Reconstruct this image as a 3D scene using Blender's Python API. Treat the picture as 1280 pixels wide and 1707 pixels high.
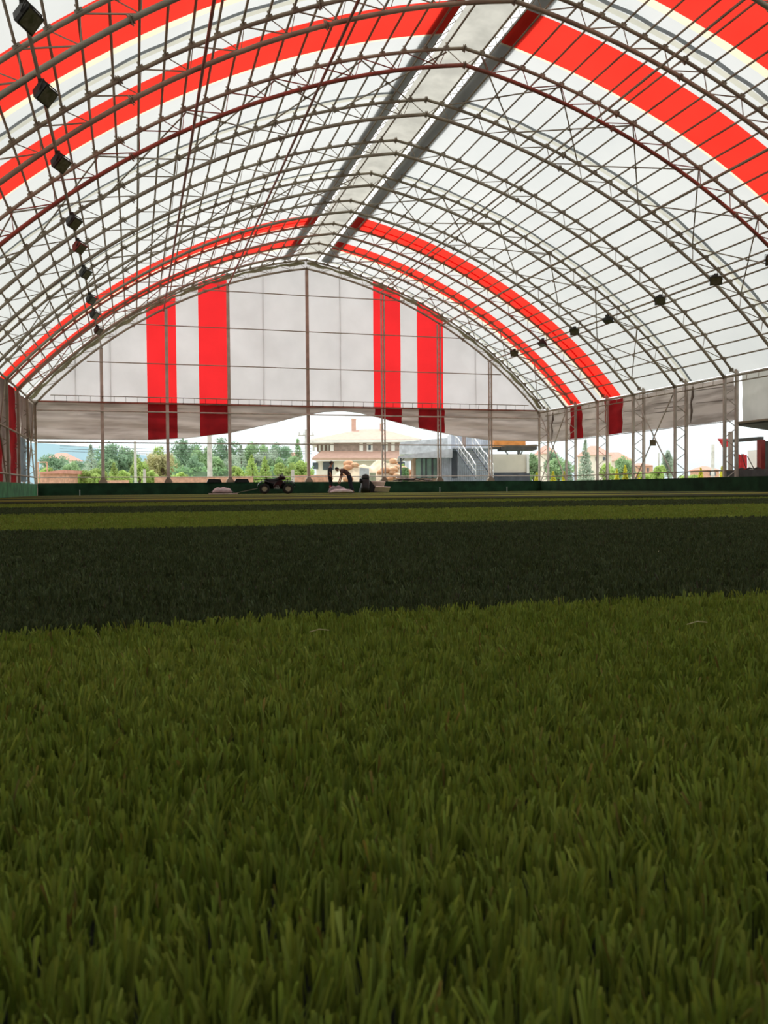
import bpy, math, random
import numpy as np
from mathutils import Vector, Matrix
random.seed(7); rng = np.random.default_rng(11)
scene = bpy.context.scene
for o in list(bpy.data.objects): bpy.data.objects.remove(o)
COL = scene.collection

# ------------------------------------------------------------------ camera, sky, sun, exposure
F = 1430.0; TH = math.radians(16.2); PI_T = math.atan(38.8/F); RO = math.radians(.45)
CAM = Vector((-9.9, 0, .265))
fw = Vector((math.sin(TH)*math.cos(PI_T), math.cos(TH)*math.cos(PI_T), -math.sin(PI_T)))
rt0 = Vector((math.cos(TH), -math.sin(TH), 0)); up0 = rt0.cross(fw)
rt = rt0*math.cos(RO)-up0*math.sin(RO); up = up0*math.cos(RO)+rt0*math.sin(RO)
cd = bpy.data.cameras.new('camera'); cam = bpy.data.objects.new('camera', cd); COL.objects.link(cam)
cam.matrix_world = Matrix(((rt.x, up.x, -fw.x, CAM.x), (rt.y, up.y, -fw.y, CAM.y), (rt.z, up.z, -fw.z, CAM.z), (0, 0, 0, 1)))
cd.sensor_fit = 'VERTICAL'; cd.sensor_height = 36; cd.lens = F/1707*36
cd.clip_start = .02; cd.clip_end = 2000
cd.dof.use_dof = True; cd.dof.focus_distance = 3.2; cd.dof.aperture_fstop = cd.lens/1.7
scene.camera = cam

W = bpy.data.worlds.new('sky'); scene.world = W; W.use_nodes = True
nt = W.node_tree; nt.nodes.clear()
tc = nt.nodes.new('ShaderNodeTexCoord'); sx = nt.nodes.new('ShaderNodeSeparateXYZ'); rp = nt.nodes.new('ShaderNodeValToRGB')
bg = nt.nodes.new('ShaderNodeBackground'); wo = nt.nodes.new('ShaderNodeOutputWorld')
nt.links.new(tc.outputs['Generated'], sx.inputs[0]); nt.links.new(sx.outputs['Z'], rp.inputs[0])
nt.links.new(rp.outputs[0], bg.inputs[0]); nt.links.new(bg.outputs[0], wo.inputs[0])
e = rp.color_ramp.elements
e[0].position = 0.0; e[0].color = (.52, .62, .66, 1); e[1].position = .6; e[1].color = (.97, .975, .96, 1)
m_ = e.new(.13); m_.color = (.97, 1, .98, 1)
bg.inputs[1].default_value = 1.6
sd = bpy.data.lights.new('sun', 'SUN'); sd.energy = 3.0; sd.angle = math.radians(3); sd.color = (1, .975, .94)
so = bpy.data.objects.new('sun', sd); COL.objects.link(so)
so.rotation_euler = Vector((.12, -.33, -1)).to_track_quat('-Z', 'Y').to_euler()
scene.view_settings.view_transform = 'Standard'; scene.view_settings.look = 'None'
scene.view_settings.exposure = 0.0; scene.view_settings.gamma = 1; scene.view_settings.use_curve_mapping = False

# ------------------------------------------------------------------ helpers
def ray(x, y): return fw+rt*((x-640)/F)+up*((853.5-y)/F)
def AT(x, y, D): return CAM+ray(x, y)*D                 # point at depth D
def ATY(x, y, Y): d = ray(x, y); return CAM+d*((Y-CAM.y)/d.y)

def mat(name, col, rough=.7, metal=0, trans=None, var=.15, scale=3, col2=None, thr=None, bump=0, spec=.3, emit=None, tint=False, stretch=None):
    m = bpy.data.materials.new(name); m.use_nodes = True; n = m.node_tree; n.nodes.clear()
    out = n.nodes.new('ShaderNodeOutputMaterial')
    tcn = n.nodes.new('ShaderNodeTexCoord')
    nz = n.nodes.new('ShaderNodeTexNoise'); nz.inputs['Scale'].default_value = scale; nz.inputs['Detail'].default_value = 4
    geo = n.nodes.new('ShaderNodeNewGeometry')
    if stretch:
        mp = n.nodes.new('ShaderNodeMapping'); mp.inputs['Scale'].default_value = stretch
        n.links.new(geo.outputs['Position'], mp.inputs[0]); n.links.new(mp.outputs[0], nz.inputs['Vector'])
    else: n.links.new(geo.outputs['Position'], nz.inputs['Vector'])
    cr = n.nodes.new('ShaderNodeValToRGB')
    c2 = col2 if col2 else tuple(c*(1-var*2) for c in col)
    a, b = (thr if thr else (.35, .65))
    cr.color_ramp.elements[0].position = a; cr.color_ramp.elements[0].color = (*c2, 1)
    cr.color_ramp.elements[1].position = b; cr.color_ramp.elements[1].color = (*col, 1)
    n.links.new(nz.outputs[0], cr.inputs[0])
    colout = cr.outputs[0]
    if tint:
        at = n.nodes.new('ShaderNodeAttribute'); at.attribute_name = 'tint'
        mx = n.nodes.new('ShaderNodeMix'); mx.data_type = 'RGBA'; mx.blend_type = 'MULTIPLY'; mx.inputs[0].default_value = 1
        n.links.new(colout, mx.inputs[6]); n.links.new(at.outputs['Color'], mx.inputs[7]); colout = mx.outputs[2]
    p = n.nodes.new('ShaderNodeBsdfPrincipled'); p.inputs['Roughness'].default_value = rough; p.inputs['Metallic'].default_value = metal
    p.inputs['Specular IOR Level'].default_value = spec
    n.links.new(colout, p.inputs['Base Color'])
    if emit: p.inputs['Emission Color'].default_value = (*emit, 1); p.inputs['Emission Strength'].default_value = 1
    if bump:
        bp = n.nodes.new('ShaderNodeBump'); bp.inputs['Strength'].default_value = bump; bp.inputs['Distance'].default_value = .05
        n.links.new(nz.outputs[0], bp.inputs['Height']); n.links.new(bp.outputs[0], p.inputs['Normal'])
    if trans is not None:
        t = n.nodes.new('ShaderNodeBsdfTranslucent'); n.links.new(colout, t.inputs[0])
        ms = n.nodes.new('ShaderNodeMixShader'); ms.inputs[0].default_value = trans
        n.links.new(p.outputs[0], ms.inputs[1]); n.links.new(t.outputs[0], ms.inputs[2]); n.links.new(ms.outputs[0], out.inputs[0])
    else: n.links.new(p.outputs[0], out.inputs[0])
    return m

M = {}
M['membrane'] = mat('white_membrane', (.575, .585, .575), .6, trans=.66, scale=.35, col2=(.53, .545, .54), spec=.1)
M['cream'] = mat('cream_membrane', (.76, .68, .50), .6, trans=.68, scale=.8, var=.05, spec=.1)
M['red_roof'] = mat('red_membrane', (.80, .038, .024), .6, trans=.64, scale=.5, var=.06, spec=.1)
M['ridge'] = mat('ridge_cover_membrane', (.50, .49, .44), .6, trans=.62, scale=1.2, var=.12, spec=.1)
M['slab'] = mat('pale_slab', (.85, .74, .70), .8, scale=5, var=.06)
M['dirty_dark'] = mat('dark_dirty_curtain', (.30, .24, .21), .8, trans=.35, scale=1.3, col2=(.18, .13, .115), spec=.1, thr=(.35, .6), stretch=(1, 1, .35))
M['front'] = mat('light_blocking_wall', (.07, .06, .05), .9, scale=2)
M['seam'] = mat('pale_seam', (.95, .92, .80), .6, trans=.9, scale=1, var=.05, spec=.1)
M['backing'] = mat('dark_backing_strip', (.15, .15, .145), .8, trans=.4, scale=2)
M['flap'] = mat('seam_flap_grey', (.33, .35, .36), .6, trans=.5, scale=2, var=.1, spec=.1)
M['gable'] = mat('gable_fabric', (.70, .675, .70), .7, trans=.66, scale=.5, var=.06, spec=.1)
M['gable_red'] = mat('gable_red_fabric', (.90, .03, .035), .7, trans=.72, scale=.5, var=.05, spec=.1)
M['dirty'] = mat('dirty_fold_shaded_fabric', (.50, .43, .395), .8, trans=.45, scale=1.2, col2=(.27, .225, .20), spec=.1, thr=(.33, .56), stretch=(.25, .25, 2.6))  # dirt, with level streaks that also paint in the shading of folds
M['clean'] = mat('pale_curtain_fabric', (.62, .60, .55), .8, trans=.55, scale=.9, var=.08, spec=.1)
M['dirty_red'] = mat('dirty_red_fabric', (.27, .012, .015), .8, trans=.4, scale=1, col2=(.17, .009, .011), spec=.1)
M['steel'] = mat('painted_steel', (.36, .31, .235), .6, metal=0, scale=1.3, col2=(.25, .20, .15), thr=(.35, .6))
M['steel_red'] = mat('red_primer_steel', (.36, .13, .095), .6, metal=0, scale=1.5, col2=(.17, .075, .055))
M['column'] = mat('pale_painted_steel', (.56, .50, .44), .6, scale=2, col2=(.42, .36, .31))
M['post_brown'] = mat('brown_painted_steel', (.48, .34, .28), .6, scale=2)
M['lamp'] = mat('lamp_black_metal', (.035, .032, .026), .5, scale=6)
M['lamp_red'] = mat('lamp_red_metal', (.28, .035, .025), .5, scale=6)
M['lens'] = mat('lamp_dusty_glass', (.14, .13, .085), .25, scale=9, col2=(.07, .075, .035))
M['board'] = mat('dark_green_board', (.016, .05, .022), .7, scale=2, col2=(.009, .026, .012), spec=.08)
M['board_l'] = mat('lit_green_board', (.07, .24, .10), .7, scale=2, col2=(.04, .14, .06), spec=.1)  # light reaching the left board is put into this brighter green
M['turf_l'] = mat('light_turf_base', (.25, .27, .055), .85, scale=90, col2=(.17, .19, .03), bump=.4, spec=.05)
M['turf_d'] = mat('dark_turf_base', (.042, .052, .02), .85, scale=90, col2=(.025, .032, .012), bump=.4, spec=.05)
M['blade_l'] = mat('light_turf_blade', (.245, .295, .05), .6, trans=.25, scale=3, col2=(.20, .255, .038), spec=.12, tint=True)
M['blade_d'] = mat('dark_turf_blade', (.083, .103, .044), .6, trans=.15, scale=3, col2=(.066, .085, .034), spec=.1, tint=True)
M['infill'] = mat('turf_backing', (.02, .022, .01), .95, scale=120)
M['sheet'] = mat('pale_blue_sheet', (.25, .42, .50), .4, scale=3)
M['ground'] = mat('dusty_ground', (.46, .43, .38), .95, scale=.4, col2=(.26, .32, .18))
M['black'] = mat('black_plastic', (.012, .012, .013), .35, scale=8)
M['tyre'] = mat('tyre_rubber', (.018, .018, .018), .85, scale=30, bump=.4)
M['rim'] = mat('beige_rim', (.38, .33, .24), .5, scale=8)
M['atvred'] = mat('dark_maroon_plastic', (.035, .008, .010), .3, scale=8)
M['chrome'] = mat('worn_silver', (.55, .55, .55), .3, metal=.8, scale=8)
M['skin'] = mat('skin', (.40, .20, .12), .6, var=.05)
M['hair'] = mat('dark_hair', (.015, .011, .009), .6)
M['tee_grey'] = mat('charcoal_cotton', (.045, .05, .062), .9, scale=12)
M['tee_brown'] = mat('brown_cotton', (.10, .055, .05), .9, scale=12)
M['jeans'] = mat('dark_denim', (.018, .022, .038), .9, scale=20)
M['trousers'] = mat('black_cotton', (.014, .014, .018), .9, scale=20)
M['shoe_red'] = mat('dusty_red_shoe', (.35, .07, .07), .7)
M['shoe'] = mat('dark_shoe', (.03, .03, .035), .7)
M['sack'] = mat('white_woven_sack', (.62, .52, .52), .8, scale=6, col2=(.48, .38, .40), bump=.2)
M['sack_d'] = mat('mauve_sack', (.30, .24, .26), .8, scale=6, bump=.2)
M['plank'] = mat('pale_board', (.55, .46, .42), .8, scale=5, col2=(.42, .33, .30))
M['wood_d'] = mat('dark_scrap_wood', (.06, .045, .035), .9, scale=7)
M['rope'] = mat('grey_rope', (.3, .28, .22), .9, scale=20)
M['tree'] = [mat('leaf_%s' % k, c, .6, trans=.35, scale=.9, var=.22, spec=.2) for k, c in
    (('deep', (.36, .54, .36)), ('mid', (.46, .66, .36)), ('lime', (.58, .76, .25)), ('silver', (.60, .72, .58)), ('yellow', (.80, .76, .10)), ('cream', (.70, .67, .36)), ('hedge', (.36, .60, .30)))]  # leaf colours lifted and paled to stand in for outdoor haze
M['bark'] = mat('bark', (.14, .10, .07), .9, scale=6)
M['concrete'] = mat('pale_concrete', (.72, .70, .66), .8, scale=2)
M['tile'] = mat('terracotta_tile', (.66, .33, .26), .8, scale=3, col2=(.56, .27, .21))
M['tile_pale'] = mat('pinkish_tile', (.64, .43, .35), .8, scale=2, col2=(.58, .38, .31))
M['brown_wall'] = mat('brown_render', (.42, .33, .29), .85, scale=2)
M['cream_wall'] = mat('cream_render', (.86, .79, .68), .85, scale=1, var=.05)
M['white_wall'] = mat('white_render', (.85, .84, .80), .8, scale=1, var=.05)
M['winglass'] = mat('dark_window_glass', (.10, .13, .15), .1, scale=2, spec=.6)
M['greenglass'] = mat('reflecting_glass', (.26, .40, .34), .08, scale=.8, col2=(.14, .2, .2), spec=.7)
M['corr'] = mat('blue_grey_sheet_metal', (.42, .47, .55), .45, metal=.2, scale=2)
M['corr_d'] = mat('dark_sheet_metal', (.10, .115, .14), .5, metal=.3, scale=2)
M['zinc'] = mat('pale_zinc_sheet', (.62, .67, .74), .4, metal=.3, scale=2)
M['rail'] = mat('white_rail_paint', (.8, .82, .84), .4, scale=4)
M['orange'] = mat('orange_panel', (.62, .24, .06), .6, scale=3)
M['brick'] = mat('orange_brick', (.78, .46, .33), .9, scale=5)
M['stone'] = mat('pale_rubble', (.75, .58, .42), .95, scale=2, col2=(.55, .30, .16), bump=.5)
M['stone_o'] = mat('orange_rubble', (.66, .36, .21), .95, scale=2, bump=.5)
M['dirt'] = mat('sandy_soil', (.72, .60, .44), .95, scale=1.5, bump=.5)
M['dark'] = mat('dark_roofing', (.07, .068, .062), .7, scale=3)
M['post_red'] = mat('dark_red_post', (.20, .022, .018), .6, scale=4)
M['red_cloth'] = mat('bright_red_cloth', (.68, .05, .06), .8, trans=.3, scale=3)
M['fold'] = mat('dark_cloth_fold_shade', (.20, .165, .14), .9, scale=3)  # dark tied cloth, and the shade painted along curtain creases
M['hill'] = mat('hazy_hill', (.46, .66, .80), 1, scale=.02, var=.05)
M['bluegrey'] = mat('blue_grey_tarp', (.20, .25, .29), .7, trans=.2, scale=2)

def tagit(o, label=None, cat=None, group=None, kind=None):
    if label: o['label'] = label
    if cat: o['category'] = cat
    if group: o['group'] = group
    if kind: o['kind'] = kind
    return o
ROOTLOC = {}
def thing(name, label, cat, loc=(0, 0, 0), group=None, rz=0):
    o = bpy.data.objects.new(name, None); COL.objects.link(o); o.location = loc; o.rotation_euler = (0, 0, rz)
    o.empty_display_size = .1
    ROOTLOC[o.name] = Vector(loc)
    return tagit(o, label, cat, group)

class MB:
    """collects shapes in world coordinates (or local ones when the root sits at the origin)"""
    def __init__(s): s.v = []; s.f = []; s.m = []
    def add(s, vs, fs, mi=0):
        b = len(s.v); s.v += [tuple(q) for q in vs]; s.f += [tuple(i+b for i in f) for f in fs]; s.m += [mi]*len(fs); return s
    def box(s, c, d, mi=0, rot=None):
        hx, hy, hz = d[0]/2, d[1]/2, d[2]/2
        vs = [Vector((x*hx, y*hy, z*hz)) for x in (-1, 1) for y in (-1, 1) for z in (-1, 1)]
        if rot is not None: vs = [rot @ q for q in vs]
        c = Vector(c); return s.add([q+c for q in vs], [(0, 1, 3, 2), (4, 6, 7, 5), (0, 4, 5, 1), (2, 3, 7, 6), (0, 2, 6, 4), (1, 5, 7, 3)], mi)
    def bx(s, x0, x1, y0, y1, z0, z1, mi=0): return s.box(((x0+x1)/2, (y0+y1)/2, (z0+z1)/2), (abs(x1-x0), abs(y1-y0), abs(z1-z0)), mi)
    def tube(s, pts, r, n=6, mi=0, cap=True):
        pts = [Vector(p) for p in pts]; rr = r if isinstance(r, (list, tuple)) else [r]*len(pts)
        vs = []; fs = []; prev = None
        for i, p in enumerate(pts):
            t = (pts[min(i+1, len(pts)-1)]-pts[max(i-1, 0)]); t = t.normalized() if t.length > 1e-9 else Vector((0, 0, 1))
            if prev is None: a = t.orthogonal().normalized()
            else:
                a = prev-t*prev.dot(t); a = a.normalized() if a.length > 1e-6 else t.orthogonal().normalized()
            prev = a; b = t.cross(a)
            for k in range(n):
                w = 2*math.pi*k/n; vs.append(p+(a*math.cos(w)+b*math.sin(w))*rr[i])
        for i in range(len(pts)-1):
            for k in range(n):
                k2 = (k+1) % n; fs.append((i*n+k, i*n+k2, (i+1)*n+k2, (i+1)*n+k))
        if cap: fs.append(tuple(range(n-1, -1, -1))); fs.append(tuple((len(pts)-1)*n+k for k in range(n)))
        return s.add(vs, fs, mi)
    def rod(s, a, b, r, n=5, mi=0): return s.tube([a, b], r, n, mi)
    def lathe(s, prof, c, axis='z', n=24, mi=0):
        vs = []
        for (r, h) in prof:
            for k in range(n):
                w = 2*math.pi*k/n; p = (r*math.cos(w), r*math.sin(w), h)
                if axis == 'y': p = (p[0], h, p[1])
                if axis == 'x': p = (h, p[0], p[1])
                vs.append(Vector(c)+Vector(p))
        fs = [(i*n+k, i*n+(k+1) % n, (i+1)*n+(k+1) % n, (i+1)*n+k) for i in range(len(prof)-1) for k in range(n)]
        return s.add(vs, fs, mi)
    def prism(s, poly, a0, a1, plane='xz', mi=0):
        """poly in a plane, extruded from a0 to a1 along the third axis"""
        def mk(p, a): return {'xz': (p[0], a, p[1]), 'xy': (p[0], p[1], a), 'yz': (a, p[0], p[1])}[plane]
        n = len(poly); vs = [mk(p, a0) for p in poly]+[mk(p, a1) for p in poly]
        return s.add(vs, [tuple(range(n-1, -1, -1)), tuple(range(n, 2*n))]+[(i, (i+1) % n, (i+1) % n+n, i+n) for i in range(n)], mi)
    def ball(s, c, r, seg=12, rings=8, mi=0, jit=0, flat=None):
        vs = []; c = Vector(c); r = (r, r, r) if not isinstance(r, (tuple, list)) else r
        for i in range(rings+1):
            ph = math.pi*i/rings
            for k in range(seg):
                w = 2*math.pi*k/seg; q = Vector((math.sin(ph)*math.cos(w)*r[0], math.sin(ph)*math.sin(w)*r[1], math.cos(ph)*r[2]))
                if jit: q *= 1+random.uniform(-jit, jit)
                if flat is not None and q.z < flat: q.z = flat
                vs.append(c+q)
        return s.add(vs, [(i*seg+k, (i+1)*seg+k, (i+1)*seg+(k+1) % seg, i*seg+(k+1) % seg) for i in range(rings) for k in range(seg)], mi)
    def build(s, name, mats, parent=None, smooth=False, **tags):
        me = bpy.data.meshes.new(name); off = Vector((0, 0, 0))
        r = parent
        while r is not None and r.parent is not None: r = r.parent
        if r is not None and r.name in ROOTLOC: off = ROOTLOC[r.name]
        me.from_pydata([(v[0]-off.x, v[1]-off.y, v[2]-off.z) for v in s.v], [], s.f)
        if not isinstance(mats, (list, tuple)): mats = [mats]
        for m in mats: me.materials.append(m)
        if len(mats) > 1: me.polygons.foreach_set('material_index', s.m)
        if smooth: me.polygons.foreach_set('use_smooth', [True]*len(me.polygons))
        me.update()
        o = bpy.data.objects.new(name, me); COL.objects.link(o)
        if parent is not None: o.parent = parent
        return tagit(o, tags.get('label'), tags.get('cat'), tags.get('group'), tags.get('kind'))
    def solo(s, name, mats, label, cat, group=None, smooth=False):
        """a top-level thing of one mesh with its origin moved to its base"""
        a = np.array(s.v); c = Vector(((a[:, 0].min()+a[:, 0].max())/2, (a[:, 1].min()+a[:, 1].max())/2, a[:, 2].min()))
        s.v = [(v[0]-c.x, v[1]-c.y, v[2]-c.z) for v in s.v]
        o = s.build(name, mats, None, smooth, label=label, cat=cat, group=group); o.location = c; return o
def struct(o): o['kind'] = 'structure'; return o

ORD = ['first', 'second', 'third', 'fourth', 'fifth', 'sixth', 'seventh', 'eighth', 'ninth', 'tenth', 'eleventh', 'twelfth', 'thirteenth', 'fourteenth',
       'fifteenth', 'sixteenth', 'seventeenth', 'eighteenth', 'nineteenth', 'twentieth', 'twenty-first', 'twenty-second', 'twenty-third', 'twenty-fourth', 'twenty-fifth', 'twenty-sixth', 'twenty-seventh']

# ------------------------------------------------------------------ the hall profile
LY, SP = 50.0, 3.59
ZR, ZE, HW, SAG = 13.22, 5.0, 15.0, 1.5
_c = math.hypot(HW, ZR-ZE); RAD = (_c*_c/4+SAG**2)/2/SAG
_mx, _mz = HW/2, (ZR+ZE)/2; _nx, _nz = (ZR-ZE)/_c, HW/_c
OX, OZ = _mx-_nx*(RAD-SAG), _mz-_nz*(RAD-SAG)
A0 = math.atan2(ZR-OZ, -OX); A1 = math.atan2(ZE-OZ, HW-OX)
ARC = RAD*(A0-A1)
def prof(s, off=0, side=1):
    """point at arc length s from the ridge (measured on the inner chord), pushed outwards by off"""
    a = A0-s/RAD; x = OX+(RAD+off)*math.cos(a); z = OZ+(RAD+off)*math.sin(a)
    return (x*side, z)
def s_ridge(off): # arc position where the offset curve meets the centre line
    return (A0-math.acos(-OX/(RAD+off)))*RAD
def yarch(i): return LY-SP*i

# ------------------------------------------------------------------ ground, turf
g = MB(); g.bx(-400, 400, -60, 900, -.6, -.05); struct(g.build('ground', M['ground']))
g = MB(); g.bx(-15.2, 15.2, -20, 50.4, -.05, -.002); struct(g.build('floor', M['infill']))

def build_turf(idx, y0, y1, light):
    """one stripe of artificial turf: its mat and, near enough to be told apart, its blades"""
    V = []; Fq = []; T = []; nb = 0
    def blades(cx, cy, n, h, w):
        k = len(cx); bx = np.repeat(cx, n)+rng.normal(0, 1.25*w, k*n); by = np.repeat(cy, n)+rng.normal(0, 1.1*w, k*n)
        lean = rng.normal(0, .09, (k*n, 2))+np.repeat(rng.normal(0, .13, (k, 2)), n, axis=0)
        H = h*rng.uniform(.84, 1.04, k*n)*np.repeat(rng.uniform(.72, 1.08, k), n); ww = w*rng.uniform(.6, 1.25, k*n)
        th = rng.uniform(0, np.pi, k*n)
        # ribbons face the low viewer about half the time
        dx = np.cos(th)*.5*ww; dy = np.sin(th)*.5*ww
        lv = [0, .55, .95, 1.0]; wd = [.7, 1.0, 1.0, .7]
        out = np.zeros((k*n, 8, 3))
        for r, (l, q) in enumerate(zip(lv, wd)):
            px = bx+lean[:, 0]*H*l*l; py = by+lean[:, 1]*H*l*l; pz = H*l-.001
            out[:, 2*r] = np.stack([px-dx*q, py-dy*q, pz], 1); out[:, 2*r+1] = np.stack([px+dx*q, py+dy*q, pz], 1)
        tint = rng.uniform(.72, 1.18, k*n); tt = np.stack([tint*rng.uniform(.9, 1.12, k*n), tint, tint*rng.uniform(.8, 1.2, k*n)], 1)
        dead = rng.random(k*n) < .02; tt[dead] = tt[dead]*np.array([1.15, .72, 1.2])
        return out.reshape(-1, 3), np.repeat(tt, 8, axis=0), k*n
    LOD = [(-.45, 1.75, .0125, 9, .0021), (1.75, 3.2, .016, 7, .0028), (3.2, 5.8, .022, 6, .0038), (5.8, 9.8, .038, 5, .0068), (9.8, 17.5, .065, 5, .011)]
    for (d0, d1, sp, n, w) in LOD:
        # bounding grid in hall coordinates
        ya = max(y0, d0*math.cos(TH)-d1*.5); yb = min(y1, d1*1.15+.3)
        if yb <= ya: continue
        half = .47*d1+1.1
        xc0 = CAM.x+d0*math.sin(TH)-half-.2; xc1 = CAM.x+d1*math.sin(TH)+half+.2
        nx = int((xc1-xc0)/sp)+1; ny = int((yb-ya)/sp)+1
        gx, gy = np.meshgrid(np.arange(nx)*sp+xc0, np.arange(ny)*sp+ya)
        gx = gx.ravel()+rng.uniform(-.5, .5, nx*ny)*sp; gy = gy.ravel()+rng.uniform(-.4, .4, nx*ny)*sp
        rx, ry = gx-CAM.x, gy-CAM.y
        dep = rx*math.sin(TH)+ry*math.cos(TH); lat = rx*math.cos(TH)-ry*math.sin(TH)
        wob = .02*np.sin(gx*1.7)+.012*np.sin(gx*6.1)
        ok = (dep >= d0) & (dep < d1) & (np.abs(lat) < .47*np.maximum(dep, 0)+1.0) & (gy+wob >= y0-.0) & (gy+wob < y1) & ~((np.abs(rx) < .05) & (np.abs(ry) < .07))
        if not ok.any(): continue
        v, t, c = blades(gx[ok], gy[ok], n, .047, w)
        V.append(v); T.append(t); nb += c
    xs = np.array([[-14.75, y0, 0], [14.75, y0, 0], [14.75, y1, 0], [-14.75, y1, 0]], float)
    zt = .0 if y1 < 18 else .04
    top = xs.copy(); top[:, 2] = zt+.001; bot = xs.copy(); bot[:, 2] = -.001
    base = np.concatenate([bot, top]); bf = [(4, 5, 6, 7), (0, 1, 5, 4), (1, 2, 6, 5), (2, 3, 7, 6), (3, 0, 4, 7)]
    Vn = np.concatenate([base]+V) if V else base
    quads = []
    if nb:
        b = 8+np.arange(nb)[:, None, None]*8; q = np.array([[0, 1, 3, 2], [2, 3, 5, 4], [4, 5, 7, 6]])[None]
        quads = (b+q).reshape(-1)
    allq = np.concatenate([np.array(bf).reshape(-1), quads]).astype(np.int32) if nb else np.array(bf, np.int32).reshape(-1)
    nf = len(allq)//4
    nm = 'turf_strip'; me = bpy.data.meshes.new(nm)
    me.vertices.add(len(Vn)); me.vertices.foreach_set('co', Vn.astype(np.float32).ravel())
    me.loops.add(len(allq)); me.loops.foreach_set('vertex_index', allq)
    me.polygons.add(nf); me.polygons.foreach_set('loop_start', np.arange(nf, dtype=np.int32)*4); me.polygons.foreach_set('loop_total', np.full(nf, 4, np.int32))
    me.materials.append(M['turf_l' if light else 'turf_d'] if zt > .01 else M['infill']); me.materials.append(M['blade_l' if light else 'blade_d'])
    mi = np.ones(nf, np.int32); mi[:5] = 0; me.polygons.foreach_set('material_index', mi)
    ca = me.color_attributes.new('tint', 'FLOAT_COLOR', 'POINT')
    cols = np.ones((len(Vn), 4), np.float32)
    if nb: cols[8:, :3] = np.concatenate(T)
    ca.data.foreach_set('color', cols.ravel())
    me.update(calc_edges=True); me.validate()
    o = bpy.data.objects.new(nm, me); COL.objects.link(o)
    shade = 'light olive green' if light else 'dark green'
    if idx == 0: lab = 'light olive green artificial turf stripe nearest the camera, filling the foreground'
    else: lab = '%s artificial turf stripe across the pitch, %s from the camera' % (shade, ORD[idx])
    tagit(o, lab, 'artificial turf', 'turf stripes of the pitch', 'stuff')
Y1 = 1.53; WS = 3.87; yb = [-3.0, Y1]
while yb[-1] < 47.5: yb.append(min(yb[-1]+WS, 47.9))
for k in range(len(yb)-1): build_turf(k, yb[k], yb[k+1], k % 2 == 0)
s_ = MB(); s_.bx(-14.7, 14.7, 47.9, 49.45, 0, .012); s_.solo('ground_sheet', M['sheet'], 'pale blue sheet along the far edge of the pitch', 'ground sheet')
s_ = MB(); s_.bx(-14.95, -14.76, 24, 49.4, 0, .02); s_.solo('ground_sheet', M['sheet'], 'blue strip of sheet at the foot of the left green board', 'ground sheet')

# low boards around the pitch
b = MB(); b.bx(-14.9, 14.9, 49.55, 49.62, 0, .70); struct(b.build('baseboard_back', M['board']))
b = MB(); b.bx(-14.99, -14.92, -15, 49.55, 0, .66); struct(b.build('baseboard_left', M['board_l']))
b = MB(); b.bx(14.86, 14.93, -15, 49.55, 0, .66); struct(b.build('baseboard_right', M['board']))

# ------------------------------------------------------------------ roof membrane
MO = .69
RED = [(17.9, 20.1), (22.45, 24.3), (41.5, 43.3), (45.9, 47.35)]
CRM = [(20.1, 20.38), (24.3, 24.40), (43.3, 43.5), (47.35, 47.6)]
def shell(y0, y1, s0, s1, off, side, mb, mi=0, ns=26, dy=1.2, sag=.02):
    ny = max(1, int(round((y1-y0)/dy))); vs = []
    for j in range(ny+1):
        y = y0+(y1-y0)*j/ny
        ph = ((LY-y)/SP) % 1.0; dip = sag*math.sin(math.pi*ph)**2
        for i in range(ns+1):
            s = s0+(s1-s0)*i/ns; x, z = prof(s, off-dip, side); vs.append((x, y, z))
    fs = [(j*(ns+1)+i, j*(ns+1)+i+1, (j+1)*(ns+1)+i+1, (j+1)*(ns+1)+i) for j in range(ny) for i in range(ns)]
    mb.add(vs, fs, mi)
cuts = sorted(set([-11.2, LY+.25]+[v for p in RED+CRM for v in p]))
S0 = .82; S1 = ARC+.25
white = MB()
for a, b_ in zip(cuts[:-1], cuts[1:]):
    if (a, b_) in RED or (a, b_) in CRM: continue
    for sd_ in (-1, 1): shell(a, b_, S0, S1, MO, sd_, white)
ceil = struct(white.build('ceiling', M['membrane'], None, True))
for (a, b_) in RED:
    for sd_ in (-1, 1):
        r_ = MB(); shell(a, b_, S0, S1, MO, sd_, r_, dy=.5); r_.build('red_band', M['red_roof'], ceil, True, label='red band of roof membrane')
for (a, b_) in CRM:
    for sd_ in (-1, 1):
        r_ = MB(); shell(a, b_, S0, S1, MO, sd_, r_, dy=.3); r_.build('cream_seam_strip', M['cream'], ceil, True, label='cream strip beside a red band')
# cover strip over the ridge with open laced gaps beside it
ys = [-11.2+j*1.0 for j in range(62)]+[50.25]
def ridge_strip(rs, off, nm, mm, lab):
    rc = MB(); vs = []
    for y in ys:
        for s in rs:
            x, z = prof(abs(s), off, 1 if s >= 0 else -1)
            if s == 0: x, z = 0, prof(.0, off)[1]+.02
            vs.append((x, y, z+.01*math.sin(y*2.3+s*3)))
    n_ = len(rs); rc.add(vs, [(j*n_+i, j*n_+i+1, (j+1)*n_+i+1, (j+1)*n_+i) for j in range(len(ys)-1) for i in range(n_-1)])
    rc.build(nm, mm, ceil, True, label=lab)
ridge_strip([-.62, -.4, -.2, 0, .2, .4, .62], MO+.03, 'ridge_cover', M['ridge'], 'greyish cover strip over the roof ridge')
for sg in (-1, 1): ridge_strip([sg*(.80), sg*1.0, sg*1.33], MO+.05, 'backing_strip', M['backing'], 'dark backing strip beside the ridge opening')
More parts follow.
